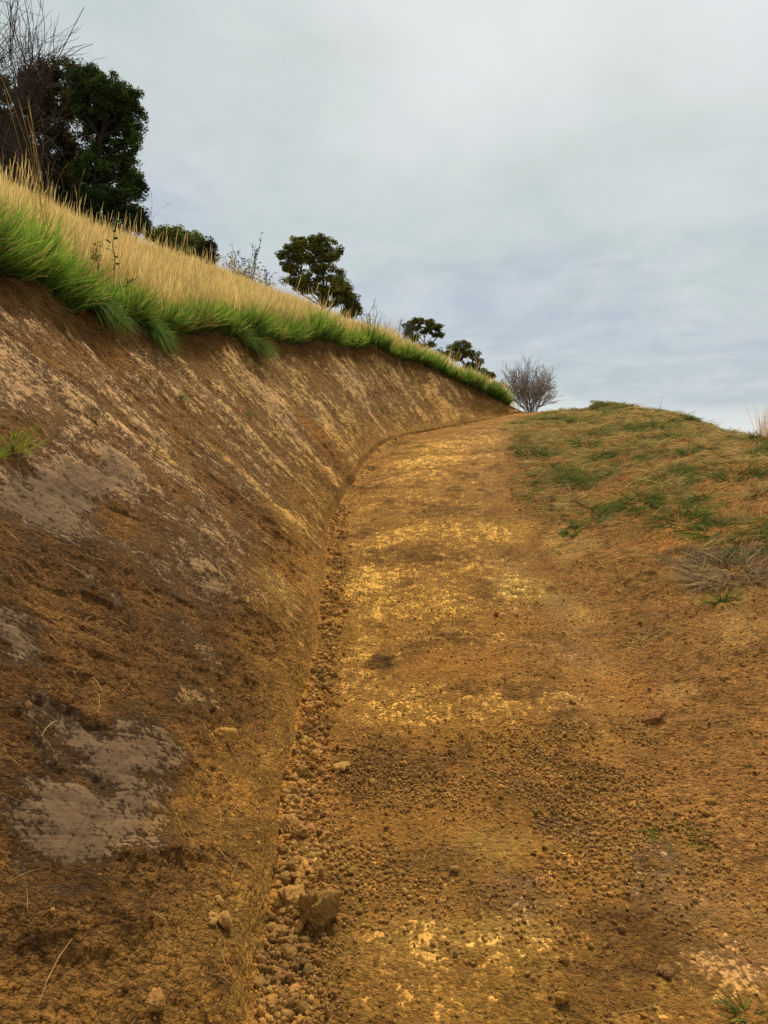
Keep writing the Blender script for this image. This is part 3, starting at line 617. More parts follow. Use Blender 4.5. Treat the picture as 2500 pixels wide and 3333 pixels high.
wt3 = (U > 2.2) & (U < 6.5); wt3 = wt3 * mp_ * (.15 + 1.6 * smooth(.9, .2, np.abs(U - 3.3))) * smooth(.05, .15, Vv) * smooth(-.25, .2, fbm(U, Vv, 1.8, 3, 161)) / np.maximum(dist, 1.8)
scatter('path_crumbs', wt3, 10000, .004, .0125, 2.0, 1, 1.15, 'crumbled soil lying in the dark broken patch of the path', .34)
wt2 = inview * (U < 9) * (Vv > .02) * smooth(.24, .08, Vv) / np.maximum(dist, 1.8) ** 1.4
scatter('bank_foot_rubble', wt2, 2100, .006, .024, 2.4, 2, 1.15, 'rounded crumbly clods packed in a line along the foot of the bank')
scatter('loose_clods', wt, 1500, .007, .020, 2.4, 2, 1.12, 'loose small clods heaped along the foot of the bank')
def clod(px, py, wpx, hpx, colr, label, cat='clod', name='soil_clod', seed=1, group=None, knob=.30, depthf=1.0):
    r_, c_ = find(px, py); p = G[r_, c_]; dy = p[1] * cp - (p[2] - CAMZ) * sp_
    sx = wpx / F * dy / 2; sz = hpx / F * dy / 2
    V, T = lump_shape(5 if wpx > 70 else 4, seed, knob); rr = np.random.default_rng(seed)
    a = rr.uniform(0, 6.28); Rz = A_([[math.cos(a), -math.sin(a), 0], [math.sin(a), math.cos(a), 0], [0, 0, 1]])
    V = V @ Rz.T
    V = V + (V / np.linalg.norm(V, axis=1, keepdims=True)) * (fbm(V[:, 0] + V[:, 2] * .7, V[:, 1] - V[:, 2] * .6, 5, 3, seed) * .20 + fbm(V[:, 0] - V[:, 2] * .5, V[:, 1] + V[:, 2] * .8, 11, 4, seed + 9) * .17 + crumbs(V[:, 0] + 3.1 * V[:, 2], V[:, 1] - 2.3 * V[:, 2], .34, seed, .8)[0] * .9)[:, None]
    V = V * A_([sx, sx * depthf, sz * .85])
    cc = np.repeat(colr[None], len(V), 0) * (1 + .3 * fbm(V[:, 0] + V[:, 2], V[:, 1] - V[:, 2], 40, 3, seed))[:, None]
    o = mesh_np(name, V, None, T, col=np.clip(cc, .01, .8), mat=M_CLOD, smooth_=True)
    o.location = Vector(p + NRM[r_, c_] * sz * .3); tag(o, label, cat, group); return o
oc = c_och * 1.0; oy = sc(184, 134, 60)
CL = [
 (1030, 3000, 125, 170, c_och * .72, 'largest knobbly ochre clod, at the bank foot near the bottom of the photo'),
 (935, 2965, 110, 110, c_och, 'lumpy brown clod touching the left side of the largest clod'),
 (955, 2728, 90, 80, sc(172, 128, 66), 'flat ochre clod with a dark hollow under it, on the rubble at the bank foot'),
 (865, 3285, 80, 70, c_och * .95, 'squat brown clod at the bottom edge, in the rubble line'),
 (895, 3165, 45, 40, c_och * 1.05, 'short ochre clod just below the largest clod, left of it'),
 (945, 3185, 40, 60, c_och * .9, 'upright brown clod just below the largest clod'),
 (722, 2385, 60, 60, oy, 'bright yellow lump stuck on the bank beside the large bare clay patch'),
 (500, 3272, 65, 45, sc(178, 126, 64), 'orange clod at the bottom edge of the bank'),
 (176, 2968, 26, 26, oy, 'small yellow lump on the dark soil at the far lower left'),
 (1822, 3260, 42, 66, oy, 'long yellow clod at the bottom edge of the path'),
 (2094, 3308, 24, 22, oy, 'little round yellow clod at the bottom edge, right of the long one'),
 (2135, 2345, 62, 48, sc(150, 98, 52), 'angular reddish brown stone below the pale straw patch'),
 (1108, 2508, 58, 44, c_och * 1.1, 'flat ochre clod in the dark crumbled patch of the path'),
 (1315, 2495, 26, 26, oy * .95, 'small pale yellow clod in the dark crumbled patch of the path'),
 (1280, 2550, 26, 26, oy * .85, 'small dull yellow clod just below and left of a paler one'),
 (1862, 2284, 22, 22, oy, 'small yellow clod on the brown soil between path and straw patch'),
 (2312, 2615, 28, 24, oy, 'upper of two orange pebbles close together on the right'),
 (2302, 2655, 22, 20, oy, 'lower of two orange pebbles close together on the right'),
 (2424, 2685, 20, 18, oy, 'lone orange pebble nearest the right edge'),
 (2165, 3175, 46, 40, c_brown * 1.3, 'round brown clod half sunk in the dark soil at lower right'),
 (730, 3010, 50, 50, c_och * 1.1, 'ochre clod in the small heap on the foot of the bank'),
 (688, 2985, 42, 42, c_och, 'left clod of the small ochre heap on the foot of the bank'),
 (712, 2925, 36, 44, c_och * 1.05, 'top clod of the small ochre heap on the foot of the bank'),
]
for i, (px, py, w, h, cc, lb) in enumerate(CL):
    clod(px, py, w, h, cc, lb, seed=500 + i, knob=.40 if w > 80 else .42)
rr = np.random.default_rng(3)
for i in range(46):
    py = rr.uniform(2450, 3320); px = np.interp(py, [2400, 2700, 2950, 3333], [985, 935, 900, 850]) + rr.normal(25, 24)
    s_ = rr.uniform(20, 46)
    clod(px, py, s_, s_ * rr.uniform(.75, 1.1), c_och * rr.uniform(.6, .95), 'fist-sized brown clod lying loose in the line of rubble at the bank foot', seed=600 + i, group='clods in the rubble line at the bank foot', knob=.42)

# ------------------------------------------------------------------ tufts (each its own thing)
def tuft(px, py, n, hgt, spread, c0, c1, label, cat='grass tuft', name='grass_tuft', mat=None, flat=0., lean=(0, 0), width=.004, droop=(.1, .6), r0=.05, zone=None, loc=None, group=None, prof=(1, .95, .7, .08)):
    if loc is None:
        r_, c_ = find(px, py, zone); p = G[r_, c_].copy(); nn = NRM[r_, c_]
    else: p = A_(loc); nn = A_([0, 0, 1.])
    an = rc(n, 0, 6.28); rad = r0 * np.sqrt(rng.random(n)); ring = np.stack([np.cos(an), np.sin(an), 0 * an], 1)
    off = ring * rad[:, None]; off -= nn * (off @ nn)[:, None]
    tilt = rng.normal(0, spread, n); a2 = an + rng.normal(0, .7, n)
    rad_dir = np.stack([np.cos(a2), np.sin(a2), 0 * a2], 1); rad_dir -= nn * (rad_dir @ nn)[:, None]
    up = nn * .5 + A_([0, 0, .5])
    d = up[None] * (1 - flat) + rad_dir * (np.abs(tilt) + flat)[:, None] + A_([lean[0], lean[1], 0])[None]
    o = blades(name, off - nn * .01, d, hgt * rc(n, .45, 1.0), rc(n, *droop), width * rc(n, .7, 1.3), vary(c0, n, .25), vary(c1, n, .25), mat or M_GREEN, prof=prof)
    o.location = Vector(p); tag(o, label, cat, group); return o
gD, gL = sc(52, 76, 34), sc(112, 140, 60)
gB = sc(112, 136, 50)
dD, dL = sc(140, 112, 62), sc(206, 176, 110)
tuft(490, 1075, 420, .46, .6, gD, gB, 'blue green grass clump hanging over the bank edge, left of a brown gap', lean=(.5, -.3), width=.008, droop=(.5, 1.3), r0=.16, zone=bank)
tuft(330, 1010, 360, .44, .6, gD, gB, 'dark drooping grass clump over the bank edge below the leafy weed', lean=(.4, -.3), width=.008, droop=(.5, 1.2), r0=.2, zone=bank)
tuft(800, 1095, 600, .50, .6, gD, sc(122, 140, 56), 'big shaggy grass clump slumped over the middle of the bank edge', lean=(.5, -.2), width=.008, droop=(.5, 1.3), r0=.3, zone=bank)
tuft(740, 960, 220, .5, .3, gD, gL, 'upright dark green grass clump behind the slumped clump', width=.009, r0=.15, zone=grassz)
tuft(60, 1470, 34, .24, .45, sc(150, 140, 60), sc(120, 150, 40), 'yellow green grass tuft growing from the bank at the left edge', width=.006, droop=(.1, .5), zone=bank)
tuft(10, 1480, 24, .17, .6, sc(150, 140, 60), sc(110, 140, 40), 'low grass tuft cut by the left edge of the photo', width=.006, zone=bank)
tuft(600, 1295, 26, .17, .5, gD, sc(110, 140, 60), 'small green tuft lying high on the bank', lean=(.6, -.2), zone=bank)
tuft(815, 1345, 26, .16, .5, gD, sc(120, 150, 60), 'second small green tuft on the bank, right of and below the first', lean=(.3, -.2), zone=bank)
tuft(450, 1140, 12, .14, .5, dD, sc(140, 150, 80), 'wisp of pale grass slipping down below the bank edge', lean=(.6, -.3), zone=bank)
tuft(1250, 1330, 40, .12, .8, gD, sc(100, 110, 60), 'flat weed patch on the far bank', zone=bank)
tuft(2380, 1850, 1000, .34, .8, sc(110, 88, 60), sc(200, 172, 130), 'large heap of dead grey-brown stems at the right edge', name='dead_grass_heap', cat='grass heap', mat=M_DRY, flat=.35, width=.006, r0=.34, droop=(.2, .6))
tuft(2230, 1810, 350, .24, .8, sc(110, 88, 60), sc(176, 150, 110), 'smaller heap of dead stems left of the large heap', name='dead_grass_heap', cat='grass heap', mat=M_DRY, flat=.4, width=.005, r0=.16, droop=(.2, .6))
TF = [
 (1850, 1570, 110, .32, 'yellow green tussock fallen toward the path, above the loose brown soil', .45),
 (1730, 1475, 130, .34, 'dark tussock lying where the spoil meets the path', .5),
 (1900, 1440, 150, .36, 'wide olive tussock near the crest with straw around it', .45),
 (2110, 1390, 190, .40, 'dark green tussock just right of the bare sandy patch', .35),
 (2080, 1640, 160, .42, 'long green grass swathe across the middle of the spoil', .7),
 (2220, 1690, 180, .42, 'bright green swathe lying below the long one', .7),
 (2350, 1720, 200, .45, 'thick green swathe running to the right edge', .7),
 (2460, 1760, 160, .40, 'green swathe cut by the right edge of the photo', .7),
 (2240, 1475, 90, .30, 'small dark tussock standing alone on the right slope', .4),
 (2390, 1540, 110, .32, 'dark tussock with a black hollow, near the right edge', .4),
 (2180, 1560, 120, .36, 'flattened olive tussock in the centre of the spoil', .6),
 (2040, 1500, 120, .34, 'flattened dull tussock below the crest tussocks', .6),
 (2280, 1620, 60, .24, 'short green tuft between two green swathes', .5),
 (2470, 1600, 80, .28, 'pale green tussock at the right edge on the slope', .5),
 (2270, 1880, 80, .30, 'thin green tuft on the pale sandy streak', .55),
 (2350, 1960, 70, .24, 'thin olive tuft below the dead stem heap', .5),
 (2120, 2050, 36, .22, 'pale sprig with broken stems on bare soil', .5),
 (1860, 1735, 40, .20, 'small green tuft at the right edge of the path', .5),
 (2200, 2720, 46, .22, 'olive grass tuft pressed flat in the soil right of the path', .8),
 (2290, 2860, 14, .10, 'tiny tuft with pale tips below the flat olive tuft', .6),
 (2480, 2490, 20, .16, 'dark tuft poking in at the right edge', .7),
 (2440, 3320, 40, .14, 'green tuft in the bottom right corner', .5),
]
for px, py, n, h, lb, fl_ in TF:
    pale = 'pale' in lb
    tuft(px, py, n, h, .45, dD if pale else sc(70, 84, 34), sc(196, 176, 110) if pale else (sc(128, 140, 62) if 'dark' not in lb else sc(92, 110, 56)), lb, flat=fl_, width=.0075 if py < 2000 else .005, droop=(.1, .5), r0=(.10 + h * .25) if n > 95 else .035, lean=(random.uniform(-.4, .4), random.uniform(-.5, 0)))
tuft(2190, 2270, 90, .16, .8, sc(190, 160, 100), sc(228, 200, 140), 'pale patch of shredded straw on the soil right of the path', name='straw_patch', cat='straw', mat=M_DRY, flat=.8, width=.004, r0=.12, droop=(.1, .4))
tuft(2130, 2085, 30, .22, .8, sc(170, 145, 90), sc(215, 190, 130), 'bundle of pale broken stems crossing each other', name='straw_patch', cat='straw', mat=M_DRY, flat=.8, width=.006, r0=.08, droop=(.0, .2))
# crest tussocks against the sky
for px, py, n, h, lb in ((1945, 1325, 150, .30, 'grass tussock topping the crest of the spoil'), (2010, 1330, 110, .22, 'low dark tuft on the crest beside the topmost tussock'),
                        (2245, 1362, 80, .24, 'spiky green tuft on the falling skyline'), (2455, 1432, 90, .24, 'round green tussock on the skyline near the right edge'),
                        (1790, 1345, 110, .22, 'dark low tuft on the skyline below the bare shrub'), (1870, 1335, 90, .16, 'thin flat tuft on the skyline left of the topmost tussock'), (2100, 1335, 70, .16, 'flat straw tuft on the skyline right of the topmost tussock')):
    tuft(px, py, n, h, .55, sc(70, 80, 36), sc(116, 128, 60), lb, width=.008, r0=.16 if n > 95 else .06, droop=(.2, .7))
tuft(2492, 1425, 70, .75, .22, sc(200, 168, 110), sc(226, 200, 150), 'tall pale dry tussock cut by the right edge on the skyline', mat=M_DRY, width=.007, r0=.1, lean=(.25, 0), droop=(0, .2))

# tall stalk clump at left: each stalk reaches a pixel of the photo
def stalks(name, Y, base_px, tips, label, cat, wd=.0042, col0=sc(150, 118, 66), col1=sc(214, 180, 118), heads=True):
    p0 = P(base_px[0], base_px[1], Y); root = empty(name, Vector(p0)); tag(root, label, cat)
    Vs, Qs, Cs = [], [], []; off = 0; hv = []
    for tx, ty in tips:
        p1 = P(tx, ty, Y + random.uniform(-.15, .15)); st = p0 + A_([random.uniform(-.08, .08), random.uniform(-.08, .08), 0]); k = 9
        bend = A_([random.uniform(-.04, .04), 0, 0]) + A_([(p1[0] - st[0]) * -.16, 0, .02]); pts = [st + (p1 - st) * (i / k) + bend * math.sin(math.pi * i / k) for i in range(k + 1)]
        for i, p in enumerate(pts):
            t = i / k; w = wd * (1 - .65 * t) * .5
            if heads and t > .86: w = wd * .62
            if i == k: w = wd * .12
            for a in range(4):
                Vs.append(p - p0 + A_([math.cos(a * 1.57), math.sin(a * 1.57), 0]) * w); Cs.append(col0 * (1 - t) + col1 * t)
        for i in range(k):
            for a in range(4): Qs.append([off + i * 4 + a, off + i * 4 + (a + 1) % 4, off + (i + 1) * 4 + (a + 1) % 4, off + (i + 1) * 4 + a])
        off += (k + 1) * 4
    mesh_np('stems', A_(Vs), A_(Qs), col=A_(Cs), mat=M_DRY, parent=root); return root
rt = stalks('tall_grass_clump', 6.6, (150, 860), [(0, 240), (14, 290), (58, 315), (88, 312), (92, 318), (88, 378), (40, 505), (120, 520), (160, 525), (104, 410), (110, 470), (130, 560), (98, 560)],
            'clump of very tall dry stalks rising above the golden grass at left', 'grass')
o = blades('leaves', rng.normal(0, .05, (90, 3)) * A_([1, 1, .2]), np.stack([rng.normal(0, .3, 90), rng.normal(0, .3, 90), np.ones(90)], 1), rc(90, .3, .75), rc(90, .1, .5), np.full(90, .006), vary(sc(90, 96, 40), 90), vary(sc(160, 150, 70), 90), M_GREEN, parent=rt)
stalks('dry_stalk', 9.5, (240, 700), [(278, 545)], 'single long stalk leaning right in front of the big trees', 'grass', .005)
stalks('dry_stalk', 9.5, (195, 650), [(222, 530)], 'stalk with narrow head right of the tall clump', 'grass', .005)
stalks('dry_stalk', 8.5, (55, 610), [(32, 515)], 'bent seed stalk at the far left ridge', 'grass', .006)
stalks('dry_stalk', 12, (475, 735), [(560, 657), (498, 670), (492, 622), (520, 700), (505, 690)], 'fine dark stalks leaning over the ridge against the sky', 'grass', .006, sc(90, 86, 70), sc(110, 108, 96))
stalks('dry_stalk', 14.5, (2160, 1345), [(2160, 1290)], 'thin single stalk on the right skyline', 'grass', .006, sc(120, 110, 80), sc(120, 110, 80))

# ------------------------------------------------------------------ leafy weeds
def leafy(px0, py0, px1, py1, Y, n, leaf, label, fern=False):
    p0 = P(px0, py0, Y); p1 = P(px1, py1, Y); root = empty('leafy_weed', Vector(p0)); tag(root, label, 'weed')
    ax = p1 - p0; pts = [ax * (i / 8) + A_([.012 * math.sin(i * 1.1), 0, 0]) for i in range(9)]
    V, Q, Cc = tubes([(A_(pts), np.linspace(.005, .002, 9))], 5)
    mesh_np('stem', V, Q, col=np.repeat(sc(86, 74, 40)[None], len(V), 0), mat=M_BARK, parent=root)
    Vs, Qs, Cs = [], [], []; off = 0
    for i in range(n):
        t = .12 + .88 * i / (n - 1) if not fern else random.uniform(.3, 1)
        b0 = ax * t + A_([.012 * math.sin(t * 8 * 1.1), 0, 0]); a = i * 2.6 + random.uniform(-.4, .4)
        up = random.uniform(.1, .7); d = A_([math.cos(a), math.sin(a) * .8, up]); d /= np.linalg.norm(d)
        l = leaf * random.uniform(.7, 1.15) * (1 - .35 * t if fern else 1); wd = l * (.34 if not fern else .10)
        sd_ = np.cross(d, A_([0, 0, 1.])); sd_ /= np.linalg.norm(sd_)
        if not fern: sd_ = sd_ * .8 + A_([0, 0, .5]) * random.uniform(-1, 1); sd_ /= np.linalg.norm(sd_)
        prof = (.0, .7, 1, .75, .05)
        for j, q in enumerate(prof):
            c_ = b0 + d * l * (.15 + .85 * j / 4) + A_([0, 0, -.15 * l * (j / 4) ** 2])
            Vs += [c_ - sd_ * wd * q, c_ + sd_ * wd * q]; cl_ = sc(62, 84, 34) * random.uniform(.8, 1.3); Cs += [cl_, cl_]
        for j in range(4): Qs.append([off + 2*j, off + 2*j + 1, off + 2*j + 3, off + 2*j + 2])
        off += 10
    mesh_np('leaves', A_(Vs), A_(Qs), col=A_(Cs), mat=M_LEAF, parent=root)
def tubes(polys, sides=6):
    Vs, Qs, Cs = [], [], []; off = 0
    ang = np.linspace(0, 2 * math.pi, sides, endpoint=False); ca, sa = np.cos(ang), np.sin(ang)
    for pts, rad in polys:
        n = len(pts); tn_ = np.gradient(pts, axis=0); tn_ /= np.linalg.norm(tn_, axis=1, keepdims=True) + 1e-9
        ref = np.where(np.abs(tn_[:, 2:3]) > .9, A_([[1., 0, 0]]), A_([[0, 0, 1.]]))
        a = np.cross(tn_, ref); a /= np.linalg.norm(a, axis=1, keepdims=True) + 1e-9; b = np.cross(tn_, a)
        ring = pts[:, None] + (a[:, None] * ca[None, :, None] + b[:, None] * sa[None, :, None]) * np.asarray(rad)[:, None, None]
        Vs.append(ring.reshape(-1, 3)); idx = np.arange(n * sides).reshape(n, sides) + off
        Qs.append(np.stack([idx[:-1], np.roll(idx[:-1], -1, 1), np.roll(idx[1:], -1, 1), idx[1:]], -1).reshape(-1, 4)); off += n * sides
    return np.concatenate(Vs), np.concatenate(Qs), None
leafy(370, 880, 372, 725, 6.2, 13, .062, 'upright weed with rounded leaves standing out against the golden grass')
leafy(318, 880, 312, 790, 6.2, 60, .075, 'feathery dark weed left of the round-leaved weed', True)
leafy(400, 935, 440, 905, 5.9, 26, .06, 'low sprawling leafy weed at the foot of the round-leaved weed', True)

# ------------------------------------------------------------------ trees and shrubs
def curve_pts(a, b, sag, n, jit):
    t = np.linspace(0, 1, n)[:, None]; p = a + (b - a) * t; L_ = np.linalg.norm(b - a)
    w = rng.normal(0, 1, 3) * jit * L_; p = p + w * np.sin(t * math.pi) + A_([0, 0, 1.]) * sag * L_ * np.sin(t * math.pi)
    p[1:-1] += rng.normal(0, jit * L_ * .12, (n - 2, 3)); return p
def leaf_cloud(cent, n, size, c0, c1, flat=.75, slim=.42):
    """n leaf faces round each clump centre (x,y,z,r)"""
    k = len(cent); q = rng.normal(size=(k, n, 3)); q /= np.linalg.norm(q, axis=2, keepdims=True)
    q *= (rng.random((k, n, 1)) ** .45); q[..., 2] *= flat
    p = (cent[:, None, :3] + q * cent[:, None, 3:4]).reshape(-1, 3); m = len(p)
    a = rng.normal(size=(m, 3)); a[:, 2] = np.abs(a[:, 2]) * .6; a /= np.linalg.norm(a, axis=1, keepdims=True)
    b = np.cross(a, rng.normal(size=(m, 3))); b /= np.linalg.norm(b, axis=1, keepdims=True); s_ = (size * rng.uniform(.6, 1.3, m))[:, None]
    V = np.stack([p - a * s_, p - b * s_ * slim, p + a * s_, p + b * s_ * slim], 1).reshape(-1, 3)
    Q = np.arange(m * 4).reshape(m, 4)
    ck = rng.random((k, 1, 1)) ** 1.2 * .7 + rng.random((k, n, 1)) * .3; col = (c0 * (1 - ck) + c1 * ck) * np.ones((k, n, 1)); col = col.reshape(-1, 3) * (1 + rng.normal(0, .2, (m, 1)))
    return V, Q, np.repeat(np.clip(col, .004, .6), 4, 0)
def leaf_tree(name, label, cat, Y, base_px, base_py, lobes, dens, leaf, c0, c1, trunk_r=.16, clump=.42, per=60, barkc=sc(80, 66, 52), group=None, thick=.8, fork=.35, gz_=None, twig=1.0):
    """lobes: (px, py, rx_px, ry_px[, dy metres]) in the photo; built as round masses at distance Y"""
    b0 = P(base_px, base_py, Y)
    if gz_ is not None: b0[2] = gz_
    root = empty(name, Vector(b0)); tag(root, label, cat, group)
    polys = []; cents = []; fk = None
    cs = []
    for lb in lobes:
        px, py, rx, ry = lb[:4]; dy = lb[4] if len(lb) > 4 else 0
        c_ = P(px, py, Y + dy) ; k = (Y + dy) / F; cs.append((c_ - b0, rx * k, ry * k))
    top = max(c_[0][2] for c_ in cs); ctr = np.mean([c_[0] for c_ in cs], 0)
    forkp = A_([ctr[0] * fork * .8, ctr[1] * fork, top * fork])
    polys.append((curve_pts(np.zeros(3), forkp, 0, 8, .03), np.linspace(trunk_r * 1.25, trunk_r * .8, 8)))
    mainp = curve_pts(forkp, A_([ctr[0], ctr[1], top * .92]), 0, 10, .05); polys.append((mainp, np.linspace(trunk_r * .8, trunk_r * .22, 10)))
    for (c_, rx, rz) in cs:
        lowest = max(forkp[2] * .6, c_[2] - rz - abs(c_[0] - ctr[0]) * .7 - .3)
        i = int(np.clip(np.searchsorted(mainp[:, 2], lowest), 0, 7)); st = mainp[i] if lowest > forkp[2] else forkp
        bp_ = curve_pts(st, c_ - A_([0, 0, rz * .2]), -.04, 9, .07); r0 = trunk_r * (.3 + .2 * min(1, rx)); polys.append((bp_, np.linspace(r0, r0 * .35, 9)))
        vol = rx * rz; nn_ = max(8, int(1.7 * dens * vol / clump ** 2))
        q = rng.normal(size=(nn_, 3)); q /= np.linalg.norm(q, axis=1, keepdims=True); q *= (.45 + .5 * rng.random((nn_, 1)) ** .5)
        q *= 1 + .12 * rng.normal(size=(nn_, 1)); q[:, 2] = np.where(q[:, 2] < 0, q[:, 2] * .8, q[:, 2])
        pc = c_ + q * A_([rx, rx * thick, rz]); rad = clump * rng.uniform(.55, 1.15, nn_); cents.append(np.concatenate([pc, rad[:, None]], 1))
        for j in range(0, nn_, 2 if nn_ > 20 else 1):
            s0 = bp_[rng.integers(4, 9)]; polys.append((curve_pts(s0, pc[j], -.06, 5, .1), np.linspace(r0 * .30, r0 * .07, 5) * twig + .003))
    V, Q, _ = tubes(polys, 6); mesh_np('trunk', V, Q, col=np.repeat(barkc[None], len(V), 0), mat=M_BARK, parent=root, smooth_=True)
    V, Q, cc = leaf_cloud(np.concatenate(cents), per, leaf, c0, c1); mesh_np('crown', V, Q, col=cc, mat=M_LEAF, parent=root)
    return root
lD, lM = sc(38, 48, 22), sc(78, 88, 38)
# big evergreen at left
leaf_tree('evergreen_tree', 'tall dark evergreen tree, its rounded crown jutting right behind the golden ridge', 'tree', 26, 270, 900,
  [(300, 270, 50, 55), (350, 300, 55, 50, -.5), (400, 330, 50, 45), (425, 390, 40, 60, .5), (330, 400, 60, 60, 1), (290, 350, 50, 60), (410, 460, 36, 34), (340, 500, 50, 40, 1), (415, 515, 36, 28), (300, 560, 60, 50), (380, 560, 50, 28, .6), (452, 605, 26, 22), (445, 580, 24, 18), (395, 620, 50, 24), (330, 640, 60, 40), (440, 632, 28, 14), (262, 300, 40, 60)],
  4.8, .05, sc(34, 46, 22), sc(88, 108, 46), .14, .26, 150, sc(44, 36, 28), gz_=6.6)
leaf_tree('evergreen_tree', 'lower dark evergreen behind the foot of the tall evergreen', 'tree', 24, 400, 900,
  [(380, 680, 50, 34), (430, 700, 36, 26), (455, 715, 16, 22), (320, 690, 60, 36), (260, 660, 60, 40), (200, 680, 60, 50), (360, 640, 50, 30), (300, 740, 60, 30), (400, 735, 50, 24), (230, 720, 60, 40), (460, 740, 20, 16)], 4.0, .05, sc(28, 38, 20), sc(60, 74, 36), .10, .25, 120, gz_=6.2)
leaf_tree('brown_leafed_tree', 'dense olive brown tree standing behind the tall stalks', 'tree', 28, 190, 900,
  [(130, 250, 60, 50), (200, 235, 60, 42), (245, 280, 40, 50), (180, 330, 90, 70), (100, 360, 60, 80), (220, 420, 70, 80), (140, 480, 90, 80), (240, 540, 50, 70), (150, 590, 100, 60), (60, 300, 60, 50), (200, 620, 80, 50), (100, 650, 90, 50)],
  3.6, .05, sc(46, 42, 24), sc(92, 86, 40), .14, .34, 170, sc(60, 46, 34), gz_=7.0)
leaf_tree('evergreen_tree', 'very dark evergreen at the left edge beneath the bare tree', 'tree', 30, -40, 900,
  [(-40, 400, 90, 80), (30, 460, 60, 70), (-30, 540, 90, 80), (50, 560, 70, 60), (-60, 300, 70, 60)], 4, .08, sc(24, 32, 18), sc(52, 60, 30), .16, .4, 100, gz_=7.2)
# bare twiggy tree
def bare_tree(name, label, cat, base, targets, r0, levels, col, group=None, spread=.55, ratio=.62, nb=3, sides=4, twig_len=None, upw=.25, stems=None, rmin=.004, buds=None, keep=None, stretch=1.15):
    root = empty(name, Vector(base)); tag(root, label, cat, group); polys = []; tips = []
    def grow(p, d, L_, r, lv):
        if keep is not None:
            e = p + d * L_ * .9 + A_(base); a_, b__ = proj(e)
            if not keep(float(a_), float(b__)): return
        n = 5 if lv > 0 else 4; pts = [p]; dd_ = d.copy()
        for i in range(n - 1):
            dd_ = dd_ + rng.normal(0, .16, 3) + A_([0, 0, upw * .25]); dd_ /= np.linalg.norm(dd_); pts.append(pts[-1] + dd_ * L_ / (n - 1))
        pts = A_(pts); polys.append((pts, np.linspace(r, max(r * .55, rmin), n)))
        if lv == 0: tips.append(pts[-1]); return
        for k in range(nb + (1 if rng.random() < .4 else 0)):
            i = rng.integers(1, n) if k else n - 1; q = rng.normal(size=3); q -= dd_ * (q @ dd_); q /= np.linalg.norm(q)
            nd_ = dd_ + q * spread * rng.uniform(.5, 1.5); nd_[2] += upw * .5; nd_ /= np.linalg.norm(nd_)
            grow(pts[i], nd_, L_ * ratio * rng.uniform(.75, 1.25), max(r * .6, rmin), lv - 1)
    for tgt in targets:
        v = A_(tgt) - base; L_ = np.linalg.norm(v); tot = sum(ratio ** k for k in range(levels + 1))
        off = A_([rng.uniform(-1, 1), rng.uniform(-1, 1), 0]) * (stems or 0)
        grow(off, v / L_, L_ / tot * stretch, r0, levels)
    V, Q, _ = tubes(polys, sides); mesh_np('branches', V, Q, col=np.repeat(col[None], len(V), 0), mat=M_BARK, parent=root, smooth_=True)
    if buds:
        t = A_(tips); t = np.concatenate([t, np.full((len(t), 1), buds[1])], 1)
        V, Q, cc = leaf_cloud(t, buds[0], buds[2], buds[3], buds[4]); mesh_np('leaves', V, Q, col=cc, mat=M_LEAF, parent=root)
    return root
b0 = P(-60, 900, 24); b0[2] = 6.8
bare_tree('bare_tree', 'bare twiggy tree reaching into the sky at the top left corner', 'tree', b0,
  [P(60, -60, 24), P(90, 60, 23.5), P(-40, -120, 25), P(-80, 30, 24), P(20, 120, 23)], .08, 5, sc(66, 54, 38), spread=.55, ratio=.76, stretch=1.35, nb=3, rmin=.004, upw=.12, keep=lambda x, y: x < 175 - .25 * max(0, y - 100))
b0 = P(60, 900, 22); b0[2] = 6.6
bare_tree('bare_tree', 'second bare tree, its fine twigs fanned above the olive brown tree', 'tree', b0,
  [P(270, 170, 22), P(180, 120, 22.5), P(230, 140, 21.5), P(120, 160, 22), P(300, 210, 21.6)], .06, 5, sc(60, 50, 40), spread=.5, ratio=.78, stretch=1.35, nb=3, rmin=.004, upw=.15, keep=lambda x, y: y > 60 and x < (318 if y < 230 else max(205, 300 - (y - 230) * .8)))
# low trees behind the ridge
leaf_tree('leafy_bush', 'pale green rounded tree top behind the golden ridge', 'tree', 34, 570, 900, [(520, 770, 50, 26), (570, 768, 60, 26), (620, 790, 50, 30), (650, 812, 30, 26), (540, 812, 50, 24), (600, 830, 50, 24), (660, 845, 30, 20)], 5, .07, sc(80, 92, 46), sc(146, 156, 84), .10, .25, 80, gz_=6.8)
leaf_tree('leafy_bush', 'small dark bush beside the pale green tree top', 'tree', 32, 680, 900, [(680, 795, 22, 20), (690, 815, 20, 24), (665, 810, 18, 20), (690, 845, 20, 20)], 2.0, .06, sc(34, 38, 26), sc(66, 66, 44), .08, .22, 50, gz_=6.6)
b0 = P(790, 930, 27); b0[2] = 6.2
bare_tree('dark_shrub', 'dark half-leafless shrub with upright twigs behind the ridge', 'shrub', b0,
  [P(x, y, 27 + random.uniform(-.5, .5)) for x, y in ((715, 800), (735, 775), (760, 790), (785, 785), (800, 775), (825, 800), (850, 830), (870, 850), (750, 830), (810, 830))], .03, 3, sc(52, 44, 38), stretch=.92, spread=.4, ratio=.62, nb=3, rmin=.006, upw=.25, stems=.2, buds=(3, .08, .045, sc(38, 36, 26), sc(62, 58, 40)))
wat0, wat1 = sc(54, 58, 26), sc(132, 132, 58)
